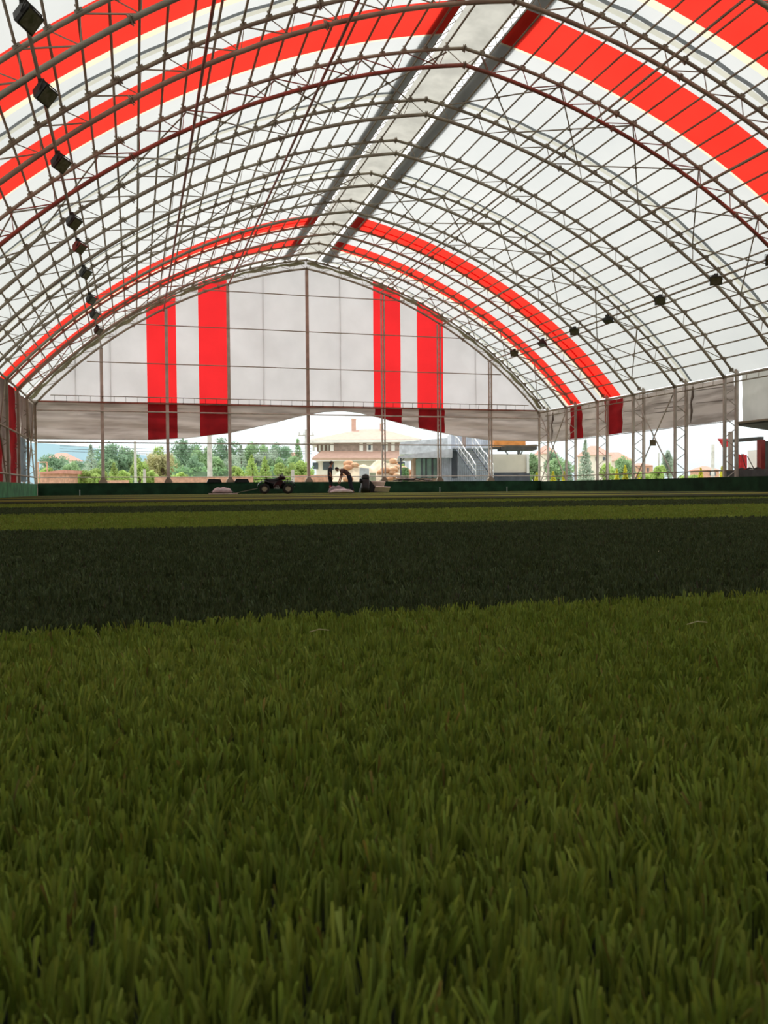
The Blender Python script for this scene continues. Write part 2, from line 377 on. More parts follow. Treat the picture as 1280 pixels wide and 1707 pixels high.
# lacing along the ridge opening
for sd_ in (-1, 1):
    lc = MB(); p_ = []
    for j in range(int(45/.55)):
        y = 8+j*.55; xa, za = prof(S0, MO, sd_); xb, zb = prof(S0-.2, MO+.03, sd_)
        p_ += [(xa, y, za), (xb, y+.27, zb)]
    lc.tube(p_, .012, 4); x, z = prof(S0, MO, sd_); lc.rod((x, 8, z-.01), (x, 50.2, z-.01), .014, 5)
    lc.build('ridge_lacing', M['steel'], ceil)
# laced seams at every other arch: a pale strip and a hanging grey edge
for i in range(0, 13, 2):
    for sd_ in (-1, 1):
        y = yarch(i); n = 90
        def band(dy0, dy1, o0, o1, nm, mm, lab, wv=.05):
            fl = MB(); vs = []
            for k in range(n+1):
                s = S0+.3+(ARC-S0-.1)*k/n; w_ = wv*abs(math.sin(s*math.pi/1.36+.4))
                for (dy, do) in ((dy0-w_, o0), (dy1-w_, o1)):
                    x, z = prof(s, MO+do, sd_); vs.append((x, y+dy, z))
            fl.add(vs, [(2*k, 2*k+1, 2*k+3, 2*k+2) for k in range(n)])
            fl.build(nm, mm, ceil, True, label=lab)
        red = i in (2,)
        band(-.44, -.28, -.045, -.045, 'seam_flap', M['gable_red'] if red else M['flap'], 'grey hanging edge of a membrane seam')
        if not red: band(-.27, -.06, -.03, -.03, 'seam_strip', M['seam'], 'pale strip of a membrane seam', 0)
# unseen rear end behind the camera, made dark and opaque to dim the near turf
w_ = MB(); pl = [(-15.6, -.04)]+[prof(ARC-ARC*k/20, MO, -1) for k in range(20)]+[(0, prof(0, MO)[1])]+[prof(ARC*(k+1)/20, MO, 1) for k in range(20)]+[(15.6, -.04)]
w_.add([(p[0], -11.2, p[1]) for p in pl], [tuple(range(len(pl)))]); struct(w_.build('wall_front', M['front']))

# ------------------------------------------------------------------ arches
PS = [.50+.68*k for k in range(25)]; CO = .50
def proto(name, f):
    m = MB(); f(m); o = m.build(name, M['steel']); me = o.data; bpy.data.objects.remove(o); return me
CLEAT = proto('purlin_cleat', lambda m: (m.box((0, 0, 0), (.16, .12, .07)), m.box((0, -.07, -.05), (.05, .03, .12))))
_r45 = Matrix.Rotation(math.radians(45), 3, 'X')
PLATE = proto('splice_plate', lambda m: (m.box((.02, 0, 0), (.025, .19, .19), rot=_r45), m.box((-.03, 0, 0), (.025, .16, .16), rot=_r45)))
def place(name, me, root, loc, ry):
    o = bpy.data.objects.new(name, me); COL.objects.link(o); o.parent = root; o.location = loc; o.rotation_euler = (0, ry, 0)
def rod1(a, b, r, mm, root):
    m = MB(); m.rod(a, b, r, 4); m.build('web_rod', mm, root)
def arch_parts(i):
    y = yarch(i); root = thing('roof_arch', 'arched steel lattice truss on columns, %s' % ('closest to the far gable' if i == 0 else '%s arch counting from the far gable' % ORD[i]),
                 'roof truss', (0, y, 0), 'lattice arches carrying the roof')
    inner_m = M['steel_red'] if i in (7,) else M['steel']
    jy = random.uniform(-.01, .01)
    for nm, off, r, mm in (('inner_chord', 0, .062, inner_m), ('outer_chord', CO, .052, M['steel'])):
        c = MB(); n = 22; s0 = s_ridge(off)
        pts = [(*(lambda q: (q[0], y, q[1]))(prof(ARC-(ARC-s0)*k/n, off, -1)),) for k in range(n)]
        pts += [(0, y, prof(s0, off)[1])]+[(*(lambda q: (q[0], y, q[1]))(prof(s0+(ARC-s0)*(k+1)/n, off, 1)),) for k in range(n)]
        c.tube(pts, r, 8); c.build(nm, mm, root, True)
    for sd_ in (-1, 1):
        pt = lambda s, off: (lambda q: Vector((q[0], y, q[1])))(prof(s, off, sd_))
        for j in range(12):
            si = PS[2*j]+.34 if 2*j < len(PS) else None
            a = pt(si, 0)
            for kk in (2*j, 2*j+1, 2*j+2):
                if kk < len(PS): rod1(a, pt(PS[kk], CO), .014 if kk < 2*j+2 else .019, inner_m if i == 7 else M['steel'], root)
        rod1(pt(0.02, 0), pt(PS[0], CO), .014, M['steel'], root)
        for s in PS:
            p = pt(s, CO+.045); q = pt(s+.1, CO+.045); d = (q-p).normalized(); ang = math.atan2(d.z, d.x)
            place('purlin_cleat', CLEAT, root, p-Vector((0, y, 0)), -ang)
        for s in (0.0, 5.3, 10.6, ARC-.05):
            if s == 0 and sd_ < 0: continue
            for off, h in ((0, .24), (CO, .20)):
                p = pt(max(s, .001) if s else s_ridge(off), off); q = pt(s+.1, off); d = (q-p).normalized(); ang = math.atan2(d.z, d.x)
                place('splice_plate', PLATE, root, p-Vector((0, y, 0)), -ang)
    for sd_ in (-1, 1):
        xi = prof(ARC, 0, 1)[0]; xo = prof(ARC, CO, 1)
        cm = MB()
        cm.bx(sd_*(xi-.055), sd_*(xi+.055), y-.055, y+.055, .0, ZE+.05)
        cm.bx(sd_*(15.62-.06), sd_*(15.62+.06), y-.06, y+.06, .0, xo[1]+.1)
        cm.rod((sd_*xo[0], y, xo[1]), (sd_*15.62, y, xo[1]-.12), .05, 6)
        cm.bx(sd_*14.9, sd_*15.75, y-.16, y+.16, .0, .04)
        colm = M['column'] if sd_ > 0 else M['steel']
        c_ = cm.build('column', colm, root, label='pale laced column' if sd_ > 0 else 'grey brown laced column')
        lm = MB(); z = .55; f = 0; 
        while z < ZE-.4:
            a = (sd_*xi, y, z) if f % 2 == 0 else (sd_*15.62, y, z); b = (sd_*15.62, y, z+.42) if f % 2 == 0 else (sd_*xi, y, z+.42)
            lm.rod(a, b, .02, 5); z += .46; f += 1
        lm.build('lacing', colm, c_)
for i in range(0, 12): arch_parts(i)

# purlins on the outer chords
for sd_, side in ((-1, 'left'), (1, 'right')):
    for k, s in enumerate(PS):
        x, z = prof(s, CO+.085, sd_); p = MB(); p.tube([(x, y, z) for y in (4, 20, 35, 50.2)], .032, 6)
        p.solo('purlin', M['steel'], 'thin brown steel purlin running lengthwise, %s down the %s roof slope from the ridge' % (ORD[k], side), 'purlin', 'roof purlins')
INNER = [(-1, 4.75, 'steel_red', 'reddish lengthwise pipe under the arches, nearest the ridge on the left slope'),
         (-1, 8.72, 'steel_red', 'reddish lengthwise pipe under the arches, middle of the left slope'),
         (-1, 12.75, 'steel', 'brown lengthwise pipe under the arches that carries the left row of floodlights'),
         (1, 4.6, 'steel', 'brown lengthwise pipe under the arches, nearest the ridge on the right slope'),
         (1, 8.9, 'steel', 'brown lengthwise pipe under the arches, middle of the right slope'),
         (1, 12.7, 'steel', 'brown lengthwise pipe under the arches beside the right row of floodlights')]
for sd_, s, mm, lab in INNER:
    x, z = prof(s, -.09, sd_); p = MB(); p.tube([(x, y, z) for y in (6, 20, 35, 50)], .04, 6)
    p.solo('longitudinal_pipe', M[mm], lab, 'pipe', 'lengthwise pipes under the arches')
# eave rails
for sd_, side in ((-1, 'left'), (1, 'right')):
    p = MB(); p.tube([(sd_*15.0, 6, ZE+.02), (sd_*15.0, 50, ZE+.02)], .045, 6); p.solo('eave_pipe', M['steel'], 'brown steel pipe along the %s eave on top of the inner posts' % side, 'pipe')
    p = MB(); x, z = prof(ARC+.1, CO, sd_); p.tube([(x, 6, z-.12), (x, 50, z-.12)], .04, 6)
    p.tube([(x, 6, z-.42), (x, 50, z-.42)], .03, 5)
    for k in range(60):
        y = 6+k*.74; p.rod((x, y, z-.12), (x, y+.05, z-.42), .012, 4)
    p.solo('eave_beam', M['steel'], 'laced edge beam along the top of the %s side curtain' % side, 'beam')

# crossed rods in braced bays
def in_bay(i):
    ya, yb_ = yarch(i), yarch(i+1)
    for sd_, side in ((-1, 'left'), (1, 'right')):
        for q in range(6):
            sa, sb = PS[0]+2.72*q, PS[0]+2.72*(q+1)
            p0 = prof(sa, CO-.06, sd_); p1 = prof(min(sb, ARC), CO-.06, sd_); m = MB()
            m.rod((p0[0], ya, p0[1]), (p1[0], yb_, p1[1]), .024, 5); m.rod((p1[0], ya, p1[1]-.03), (p0[0], yb_, p0[1]-.03), .024, 5)
            pm = ((p0[0]+p1[0])/2, (ya+yb_)/2, (p0[1]+p1[1])/2-.015); m.box(pm, (.14, .14, .02))
            m.solo('cross_brace', M['steel'], 'crossed steel rods between arches %s and %s from the gable, %s down the %s slope' % (ORD[i], ORD[i+1], ORD[q], side), 'cross brace', 'crossed rods under the roof')
        m = MB(); x = sd_*15.05
        m.rod((x, ya, .5), (x, yb_, ZE), .035, 6); m.rod((x, yb_, .5), (x, ya, ZE), .035, 6)
        m.solo('cross_brace', M['column'] if sd_ > 0 else M['steel'], 'large X of steel pipes between columns %s and %s from the gable, %s wall' % (ORD[i], ORD[i+1], side), 'cross brace', 'crossed pipes along the side walls')
for i in (0, 3, 6): in_bay(i)

# ------------------------------------------------------------------ floodlights
def flood(loc, face, label, red=False):
    root = thing('floodlight', label, 'floodlight', loc, 'floodlights under the roof')
    x, y, z = loc; f = Vector(face).normalized(); sdv = f.cross(Vector((0, 0, 1))).normalized(); u = sdv.cross(f)
    R_ = Matrix((sdv, u, -f)).transposed()   # local z = back of the lamp
    C_ = Vector(loc)+f*.16+Vector((0, 0, -.2))
    b = MB(); L = lambda a, b2, c: C_+R_ @ Vector((a, b2, c))
    w, h, w2, h2 = .22, .17, .13, .10
    vs = [L(-w, -h, 0), L(w, -h, 0), L(w, h, 0), L(-w, h, 0), L(-w, -h, .06), L(w, -h, .06), L(w, h, .06), L(-w, h, .06), L(-w2, -h2, .22), L(w2, -h2, .22), L(w2, h2, .22), L(-w2, h2, .22)]
    b.add(vs, [(0, 1, 5, 4), (1, 2, 6, 5), (2, 3, 7, 6), (3, 0, 4, 7), (4, 5, 9, 8), (5, 6, 10, 9), (6, 7, 11, 10), (7, 4, 8, 11), (8, 9, 10, 11), (0, 3, 2, 1)])
    for k in (-.09, 0, .09): b.box(L(k, 0, .23), (.02, .2, .04), rot=R_)
    b.build('housing', M['lamp_red'] if red else M['lamp'], root)
    gm = MB(); gm.box(L(0, .0, -.012), (.38, .28, .012), rot=R_); gm.build('glass', M['lens'], root)
    br = MB(); br.tube([L(-.24, 0, .04), L(-.24, .19, .1), L(.24, .19, .1), L(.24, 0, .04)], .014, 5)
    br.rod(L(0, .19, .1), (x, y, z), .02, 6); br.box((x, y, z-.02), (.12, .10, .10)); br.build('bracket', M['lamp'], root)
    bo = MB(); bo.box((x+.02, y+.16, z-.05), (.14, .12, .12)); bo.build('ballast_box', M['lamp'], root)
xl, zl = prof(12.75, -.15, -1); xr, zr = prof(12.7, -.15, 1)
for k, y in enumerate((15.0, 17.75, 21.35, 25.9, 28.5, 31.8, 36.1, 39.2, 43.0)):
    lab = 'dark floodlight in the left row, %s' % ('largest one at the top left corner' if k == 0 else '%s from the top left corner' % ORD[k])
    if k == 4: lab = 'floodlight with a red face in the left row, %s from the top left corner' % ORD[k]
    flood((xl, y, zl), (.75, -.35, -.75), lab, k == 4)
for k, y in enumerate((25.0, 28.0, 31.6, 35.7, 38.9, 42.4, 46.0)):
    flood((xr, y, zr+.18), (-.55, -.75, -.5) if k not in (3, 5) else (-.3, -.2, -.95), 'dark floodlight in the right row, %s' % ('the one cut by the right edge of the photo' if k == 0 else '%s from the right edge of the photo' % ORD[k]))

# ------------------------------------------------------------------ far gable
GY = 50.28
def gz(x): # height of the membrane edge at x
    for k in range(400):
        s = (ARC+.3)*k/400
        if prof(s, MO)[0] >= abs(x): return prof(s, MO)[1]
    return ZE
def gable_strip(xa, xb, z0, y, mb, amp=.02, n=None):
    n = n or max(2, int((xb-xa)/.25)); nz = 14; vs = []
    for i in range(n+1):
        x = xa+(xb-xa)*i/n; top = max(gz(x)-.03, z0+.02)
        for j in range(nz+1):
            z = z0+(top-z0)*j/nz
            d = amp*math.sin(x*2.1+z*1.3)+.5*amp*math.sin(x*5-z*4)*max(0, 1-(z-z0)/2.5)
            vs.append((x, y+d, z))
    mb.add(vs, [(i*(nz+1)+j, (i+1)*(nz+1)+j, (i+1)*(nz+1)+j+1, i*(nz+1)+j+1) for i in range(n) for j in range(nz)])
REDX = [(-9.12, -7.5), (-6.25, -4.62), (4.12, 5.84), (6.9, 8.6)]
xs_ = [-15.5]+[v for p in REDX for v in p]+[15.5]
wb = MB()
for a, b_ in zip(xs_[::2], xs_[1::2]): gable_strip(a, b_, 5.1, GY, wb)
wall_back = struct(wb.build('wall_back', M['gable'], None, True))
for a, b_ in REDX:
    r_ = MB(); gable_strip(a, b_, 5.1, GY, r_); r_.build('red_stripe', M['gable_red'], wall_back, True, label='vertical red stripe of the gable fabric')
# weld seams / outer frame shadows of the gable seen as thin dark lines
for x in (-12.95, -11.1, -2.55, 2.05, 10.75):
    t_ = MB(); t_.rod((x, GY+.06, 5.1), (x, GY+.06, gz(x)-.1), .022, 5); t_.build('outer_tube', M['steel'], wall_back)
for z in (5.0, 5.0): pass
# rolled flap along the gable edge
rf = MB()
for sd_ in (-1, 1):
    pts = []
    for k in range(60):
        s = .02+(ARC-.1)*k/59; x, z = prof(s, CO-.12+.03*math.sin(k*1.7), sd_); pts.append((x, GY-.1+.02*math.sin(k*2.3), z))
    rf.tube(pts, [.085+.03*math.sin(k*.9) for k in range(60)], 8)
rf.build('rolled_edge', mat('yellowed_flap', (.50, .49, .33), .8, trans=.3, scale=2, col2=(.36, .34, .22)), wall_back, True, label='yellowed rolled edge of the gable fabric')

# lower curtain with the lifted middle
prof_b = [(-15.95, 3.12), (-11.6, 3.12), (-9.0, 3.13), (-7.05, 3.24), (-4.55, 3.56), (-2.3, 4.1), (-.5, 4.58), (.96, 4.86), (2.1, 4.93), (3.1, 4.86), (4.66, 4.52), (6.96, 3.97), (9.3, 3.56), (11.6, 3.28), (15.95, 3.24)]
def cb(x):
    for (xa, za), (xb, zb) in zip(prof_b[:-1], prof_b[1:]):
        if xa <= x <= xb:
            t = (x-xa)/(xb-xa); return za+(zb-za)*t
    return prof_b[-1][1]
def curt(xa, xb, mb):
    n = max(3, int((xb-xa)/.2)); nz = 10; vs = []
    for i in range(n+1):
        x = xa+(xb-xa)*i/n; z0 = cb(x); z1 = 5.22
        for j in range(nz+1):
            t = j/nz; z = z0+(z1-z0)*t
            vs.append((x, GY-.2+.06*math.sin(z*7+x*.22)+.03*math.sin(x*1.1+z*9)+.02*math.sin(x*4+z*2), z))
    mb.add(vs, [(i*(nz+1)+j, (i+1)*(nz+1)+j, (i+1)*(nz+1)+j+1, i*(nz+1)+j+1) for i in range(n) for j in range(nz)])
cur = thing('gable_curtain', 'dirty grey curtain under the gable, lifted in the middle, with four dark red stripes', 'curtain', (0, GY-.2, 3.1))
xs2 = [-15.95]+[v for p in REDX for v in p]+[15.95]
for a, b_ in zip(xs2[::2], xs2[1::2]): c_ = MB(); curt(a, b_, c_); c_.build('curtain_cloth', M['dirty'], cur, True)
for a, b_ in REDX:
    r_ = MB(); curt(a, b_, r_); r_.build('red_stripe', M['dirty_red'], cur, True, label='dark red stripe of the curtain')
p = MB(); p.tube([(x, GY-.12, cb(x)) for x, _ in prof_b], .02, 5); p.build('bottom_hem', M['clean'], cur, label='pale hem of the curtain')

def gpost(x, top, double, label, redm=False):
    root = thing('gable_post', label, 'post', (x, 49.95, 0), 'upright posts of the far gable')
    if not double: m = MB(); m.bx(x-.085, x+.085, 49.87, 50.03, 0, top); m.build('post', M['post_brown'] if redm else M['column'], root)
    else:
        for s in (-.09, .09): m = MB(); m.bx(x+s-.035, x+s+.035, 49.9, 50.0, 0, top); m.build('post', M['column'], root)
        m = MB(); z = .4; f = 1
        while z < top-.3: m.rod((x-.09*f, 49.95, z), (x+.09*f, 49.95, z+.3), .012, 4); z += .3; f = -f
        m.build('lacing', M['column'], root)
    m = MB(); m.bx(x-.22, x+.22, 49.8, 50.1, .62, .80); m.prism([(x-.2, .8), (x+.2, .8), (x+.09, .98), (x-.09, .98)], 49.85, 50.05); m.build('base_plate', M['steel'], root)
gpost(0, ZR-.1, False, 'tallest gable post, brown, under the ridge', True)
for x, nm in ((-4.6, 'steel'), (4.62, 'x'), (8.2, 'x'), (11.6, 'x'), (-8.05, 'y'), (-11.55, 'y')):
    tp = [prof(s*.05, 0) for s in range(360)]; tp = [q[1] for q in tp if q[0] <= abs(x)][-1]-.1
    where = {-4.6: 'first gable post left of the tallest one, beside a red stripe', 4.62: 'twin pipe gable post, first right of the tallest one', 8.2: 'twin pipe gable post in front of the rightmost red stripe',
             11.6: 'short twin pipe gable post near the right corner', -8.05: 'gable post in front of the leftmost red stripe', -11.55: 'short gable post near the left corner'}[x]
    gpost(x, tp, x > 0, where)
def grail(z, xw, r, lab, y=49.86, mm='steel'):
    m = MB(); m.tube([(-xw, y, z), (0, y, z-.01), (xw, y, z)], r, 6); m.solo('gable_rail', M[mm], lab, 'rail', 'horizontal rails of the far gable')
grail(11.62, 6.0, .028, 'thin horizontal rail across the gable, topmost')
grail(9.52, 9.6, .028, 'thin horizontal rail across the gable, second from the top')
grail(7.36, 12.3, .028, 'thin horizontal rail across the gable, third from the top')
grail(5.48, 14.2, .022, 'thin rope rail above the curtain with hooks')
grail(5.14, 14.8, .045, 'thick pipe along the top of the gable curtain', mm='steel_red')
grail(4.66, 14.9, .04, 'pipe in front of the gable curtain, just below its top', y=49.8, mm='column')
grail(2.93, 14.9, .035, 'pipe crossing the opening just below the gable curtain')
grail(1.02, 14.9, .028, 'low pipe crossing the opening above the green board', mm='column')
hk = MB()
for k in range(46):
    x = -14+k*.62; hk.rod((x, 49.86, 5.48), (x, 49.9, 5.16), .012, 4); hk.box((x, 49.86, 5.16), (.05, .05, .06))
hk.solo('curtain_hooks', M['lamp'], 'row of small dark hooks lacing the gable curtain to its pipe', 'hooks')['kind'] = 'stuff'

# ------------------------------------------------------------------ side curtains
def side_cloth(x, y0, y1, z0, z1, mb, amp=.05, ph=0):
    n = max(2, int(abs(y1-y0)/.2)); nz = 10; vs = []
    for i in range(n+1):
        y = y0+(y1-y0)*i/n
        for j in range(nz+1):
            z = z0+(z1-z0)*j/nz
            vs.append((x+amp*math.sin(y*2.3+z+ph)+amp*.6*math.sin(z*6+y*.4), y, z))
    mb.add(vs, [(i*(nz+1)+j, (i+1)*(nz+1)+j, (i+1)*(nz+1)+j+1, i*(nz+1)+j+1) for i in range(n) for j in range(nz)])
sc = thing('side_curtain', 'dirty grey brown curtain along the right eave with two dark red stripes', 'curtain', (15.9, 41, 3.1))
XC = 15.78
for a, b_ in ((32.35, 41.45), (43.3, 45.9), (47.35, 50.2)): m = MB(); side_cloth(XC, a, b_, 3.2, 5.12, m); m.build('curtain_cloth', M['dirty'], sc, True)
for k, (ya_, yb2, z_) in enumerate(((32.4, 35.0, 4.15), (32.4, 35.2, 4.75), (35.7, 38.4, 4.2), (35.8, 38.6, 4.45), (36.0, 38.8, 4.0), (39.4, 41.2, 4.3), (43.5, 45.4, 4.2), (47.6, 49.6, 4.3))):
    m = MB(); m.tube([(XC-.09, ya_, z_-.03), (XC-.12, (ya_+yb2)/2, z_), (XC-.09, yb2, z_+.05)], [.01, .022, .01], 5); m.build('fold_shade', M['fold'], sc)  # thin dark tubes stand in for the shade in the curtain's creases
for a, b_ in ((41.45, 43.3), (45.9, 47.35)):
    m = MB(); side_cloth(XC, a, b_, 3.2, 5.12, m); m.build('red_stripe', M['dirty_red'], sc, True, label='dark red stripe of the curtain')
sc = thing('side_curtain', 'pale grey curtain along the right eave at the right edge of the photo', 'curtain', (15.9, 20, 3.0))
m = MB(); side_cloth(XC, 6, 31.9, 3.05, 5.15, m, .03); m.build('curtain_cloth', M['clean'], sc, True)
m = MB(); m.rod((XC-.1, 6, 3.05), (XC-.1, 32, 3.05), .05, 6); m.build('bottom_pipe', M['steel'], sc)
for nm, z, r, lab in (('wire_rail', 3.08, .02, 'thin wire strung under the right curtain'), ('side_rail', .95, .03, 'low pipe along the right wall above the green board')):
    m = MB(); m.rod((15.0, 31.5, z), (15.0, 50, z), r, 5); m.solo(nm, M['steel'], lab, 'rail')
# the knotted folds of cloth on the right curtain
for (y, z, lab) in ((35.2, 4.1, 'dark bunched fold of cloth tied to the right curtain near the pale column'), (49.4, 4.1, 'dark bunched fold of cloth tied in the far right corner')):
    m = MB(); m.tube([(15.66, y, z+.9), (15.62, y-.06, z+.45), (15.60, y+.05, z+.15), (15.62, y+.02, z-.25), (15.66, y+.16, z-.8)], [.04, .07, .035, .06, .015], 8)
    m.solo('tied_fold', M['fold'], lab, 'cloth', smooth=True)

# left wall: cloth down to the board, hung just outside the inner posts
lw = MB(); XL = -15.16
for a, b_ in ((24.3, 37.6), (38.5, 41.0), (43.2, 44.9), (-11.2, 22.4)): side_cloth(XL, a, b_, .4, 5.0, lw, .03)
lw_ = struct(lw.build('wall_left', M['dirty_dark'], None, True))
for a, b_ in ((41.0, 43.2), (37.6, 38.5), (22.4, 24.3)):
    m = MB(); side_cloth(XL, a, b_, .4, 5.0, m, .03); m.build('red_stripe', M['dirty_red'], lw_, True, label='dark red stripe of the left cloth')
sc = thing('side_curtain', 'dark brown curtain above the opening at the left corner', 'curtain', (-15.16, 47, 2.9))
m = MB(); side_cloth(XL, 44.9, 50.2, 2.95, 5.0, m, .03, 2); m.build('curtain_cloth', M['dirty_dark'], sc, True)
m = MB(); side_cloth(XL-.05, 44.9, 47.7, .75, 2.95, m, .03); m.solo('hanging_tarp', M['bluegrey'], 'blue grey tarp hanging by the left corner opening', 'tarp', smooth=True)
for z, lab in ((2.95, 'rusty pipe along the left wall at curtain height'), (1.02, 'low pale pipe along the left wall above the green board')):
    m = MB(); m.rod((-15.0, 30, z), (-15.0, 50, z), .045, 6); m.solo('side_rail', M['steel'], lab, 'rail')
# far stretch of right wall behind the camera, closes the hall
rw = MB(); side_cloth(15.8, -11.2, 6, .6, 5.3, rw); struct(rw.build('wall_right', M['dirty'], None, True))


# ------------------------------------------------------------------ people
def skin_mesh(name, joints, edges, radii, material, parent, sub=2, root=0, label=None):
    me = bpy.data.meshes.new(name); me.from_pydata(joints, edges, []); me.materials.append(material)
    o = bpy.data.objects.new(name, me); COL.objects.link(o)
    md = o.modifiers.new('skin', 'SKIN'); md.use_smooth_shade = True
    if not me.skin_vertices: me.attributes  # layer is made with the modifier
    sv = me.skin_vertices[0].data if me.skin_vertices else None
    if sv is None:
        import bmesh
        bm = bmesh.new(); bm.from_mesh(me); bm.verts.layers.skin.verify(); bm.to_mesh(me); bm.free(); sv = me.skin_vertices[0].data
    for i, r in enumerate(radii): sv[i].radius = (r, r) if not isinstance(r, tuple) else r
    for i in range(len(joints)): sv[i].use_root = (i == root)
    ss = o.modifiers.new('sub', 'SUBSURF'); ss.levels = sub; ss.render_levels = sub
    bpy.context.view_layer.update()
    dg = bpy.context.evaluated_depsgraph_get(); ev = o.evaluated_get(dg); m2 = bpy.data.meshes.new_from_object(ev)
    o.modifiers.clear(); o.data = m2; m2.name = name
    if not m2.materials: m2.materials.append(material)
    for p_ in m2.polygons: p_.use_smooth = True
    if parent is not None: o.parent = parent
    if label: o['label'] = label
    return o
def chain(J, E_, R, pts, rad, start=None):
    b = len(J)
    for k, (p, r) in enumerate(zip(pts, rad)):
        J.append(tuple(p)); R.append(r)
        if k == 0:
            if start is not None: E_.append((start, b))
        else: E_.append((b+k-1, b+k))
    return len(J)-1
def hand(J, E_, R, wi, wrist, d, side):
    """palm, five unequal bent fingers; d = pointing direction, side = thumb direction"""
    d = Vector(d).normalized(); s = Vector(side); s = (s-d*s.dot(d)).normalized(); w = Vector(wrist); nrm = d.cross(s)
    pi_ = chain(J, E_, R, [w+d*.05], [(.032, .018)], wi)
    for k, (o_, l) in enumerate(((.03, .07), (.010, .08), (-.010, .075), (-.028, .058))):
        a = w+d*.085+s*o_; chain(J, E_, R, [a, a+d*l*.5+nrm*.006, a+d*l*.9+nrm*.022], [.0095, .0085, .007], pi_)
    a = w+d*.045+s*.04; chain(J, E_, R, [a, a+d*.03+s*.02, a+d*.055+s*.025], [.011, .0095, .008], pi_)
def head(parent, c, face, tilt, hairm, cap=False):
    """a face, ears and nose on a shaped head; face = forward direction"""
    f = Vector(face).normalized(); u = Vector((0, 0, 1)) if tilt is None else Vector(tilt).normalized(); sdv = u.cross(f).normalized(); u = f.cross(sdv)
    c = Vector(c); P_ = lambda a, b, d: c+f*a+sdv*b+u*d
    m = MB(); vs = []; seg = 20; rg = 14
    for i in range(rg+1):
        ph = math.pi*i/rg
        for k in range(seg):
            w = 2*math.pi*k/seg; x = math.cos(w)*math.sin(ph)*.098; y = math.sin(w)*math.sin(ph)*.076; z = math.cos(ph)*.122
            if z < 0: y *= 1+z*2.3; x *= 1+z*(1.2 if x > 0 else 3)
            if x > .05: x = .05+(x-.05)*.75
            vs.append(P_(x, y, z))
    m.add(vs, [(i*seg+k, (i+1)*seg+k, (i+1)*seg+(k+1) % seg, i*seg+(k+1) % seg) for i in range(rg) for k in range(seg)])
    m.tube([P_(.075, 0, .02), P_(.112, 0, -.022), P_(.088, 0, -.032)], [.008, .014, .008], 8)
    for s in (-1, 1):
        m.ball(P_(-.005, s*.078, -.005), (.018, .01, .03), 8, 6)
        m.ball(P_(.082, s*.03, .012), (.012, .012, .009), 8, 6)
    m.tube([P_(.083, -.022, -.062), P_(.092, 0, -.060), P_(.083, .022, -.062)], .007, 6)
    hd = m.build('head', M['skin'], parent, True)
    h = MB(); vs = []
    for i in range(8):
        ph = .62*math.pi*i/7
        for k in range(seg):
            w = 2*math.pi*k/seg; lim = ph if math.cos(w) < .3 else ph*.62
            vs.append(P_(math.cos(w)*math.sin(lim)*.107-.006, math.sin(w)*math.sin(lim)*.086, math.cos(lim)*.133+.002))
    h.add(vs, [(i*seg+k, (i+1)*seg+k, (i+1)*seg+(k+1) % seg, i*seg+(k+1) % seg) for i in range(7) for k in range(seg)])
    if cap: h.prism([(P_(.06, -.06, .05)[0], P_(.06, -.06, .05)[1]), (P_(.16, -.04, .05)[0], P_(.16, -.04, .05)[1]), (P_(.16, .04, .05)[0], P_(.16, .04, .05)[1]), (P_(.06, .06, .05)[0], P_(.06, .06, .05)[1])], P_(0, 0, .045)[2], P_(0, 0, .06)[2], 'xy')
    h.build('hair', hairm, parent, True)

def shoe(parent, a, d, mm):
    a = Vector(a); d = Vector(d).normalized(); m = MB()
    m.tube([a-d*.07+Vector((0, 0, .05)), a+Vector((0, 0, .055)), a+d*.09+Vector((0, 0, .045)), a+d*.17+Vector((0, 0, .032)), a+d*.20+Vector((0, 0, .028))], [.035, .048, .045, .04, .018], 10)
    m.build('shoe', mm, parent, True)

# person standing, in profile, looking to the right, arms folded low
pb = ATY(551, 818, 46.0); px, py = pb.x, 46.0
st = thing('person', 'person standing in charcoal t-shirt and black trousers, looking down to the right beside the sacks', 'person', (0, 0, 0))
FZ = .03
J = []; E_ = []; R = []
chain(J, E_, R, [(-.02, 0, .95), (-.035, 0, 1.10), (-.03, 0, 1.28), (.0, 0, 1.42), (.015, 0, 1.50), (.035, 0, 1.57)], [(.125, .1), (.11, .1), (.13, .11), (.09, .08), .052, .055])
for s in (-1, 1):
    sh = chain(J, E_, R, [(.0, s*.17, 1.40), (-.07, s*.22, 1.13), (.02, s*.21, .92), (.03, s*.21, .89)], [.058, .043, .035, .026], 3)
    hand(J, E_, R, sh, (.03, s*.21, .89), (.25, 0, -1), (1, 0, .2))
    chain(J, E_, R, [(-.01, s*.09, .88), (.02, s*.10, .50), (-.02+.05*(s > 0), s*.10, .12), (.02+.05*(s > 0), s*.10, .07)], [.098, .065, .045, .035], 0)
skin_mesh('body', J, E_, R, M['skin'], st)
J = []; E_ = []; R = []
chain(J, E_, R, [(-.02, 0, .84), (-.03, 0, 1.06), (-.03, 0, 1.26), (-.005, 0, 1.41), (.01, 0, 1.46)], [(.165, .15), (.155, .14), (.16, .145), (.11, .10), .075])
for s in (-1, 1): chain(J, E_, R, [(.0, s*.175, 1.39), (-.035, s*.215, 1.24), (-.05, s*.22, 1.17)], [.072, .062, .06], 3)
skin_mesh('t_shirt', J, E_, R, M['tee_grey'], st)
J = []; E_ = []; R = []
chain(J, E_, R, [(-.02, 0, 1.06), (-.02, 0, .90)], [(.13, .12), (.15, .13)])
for s in (-1, 1): chain(J, E_, R, [(-.01, s*.09, .80), (.02, s*.10, .50), (-.02+.05*(s > 0), s*.10, .13)], [.112, .082, .062], 1)
skin_mesh('trousers', J, E_, R, M['trousers'], st)
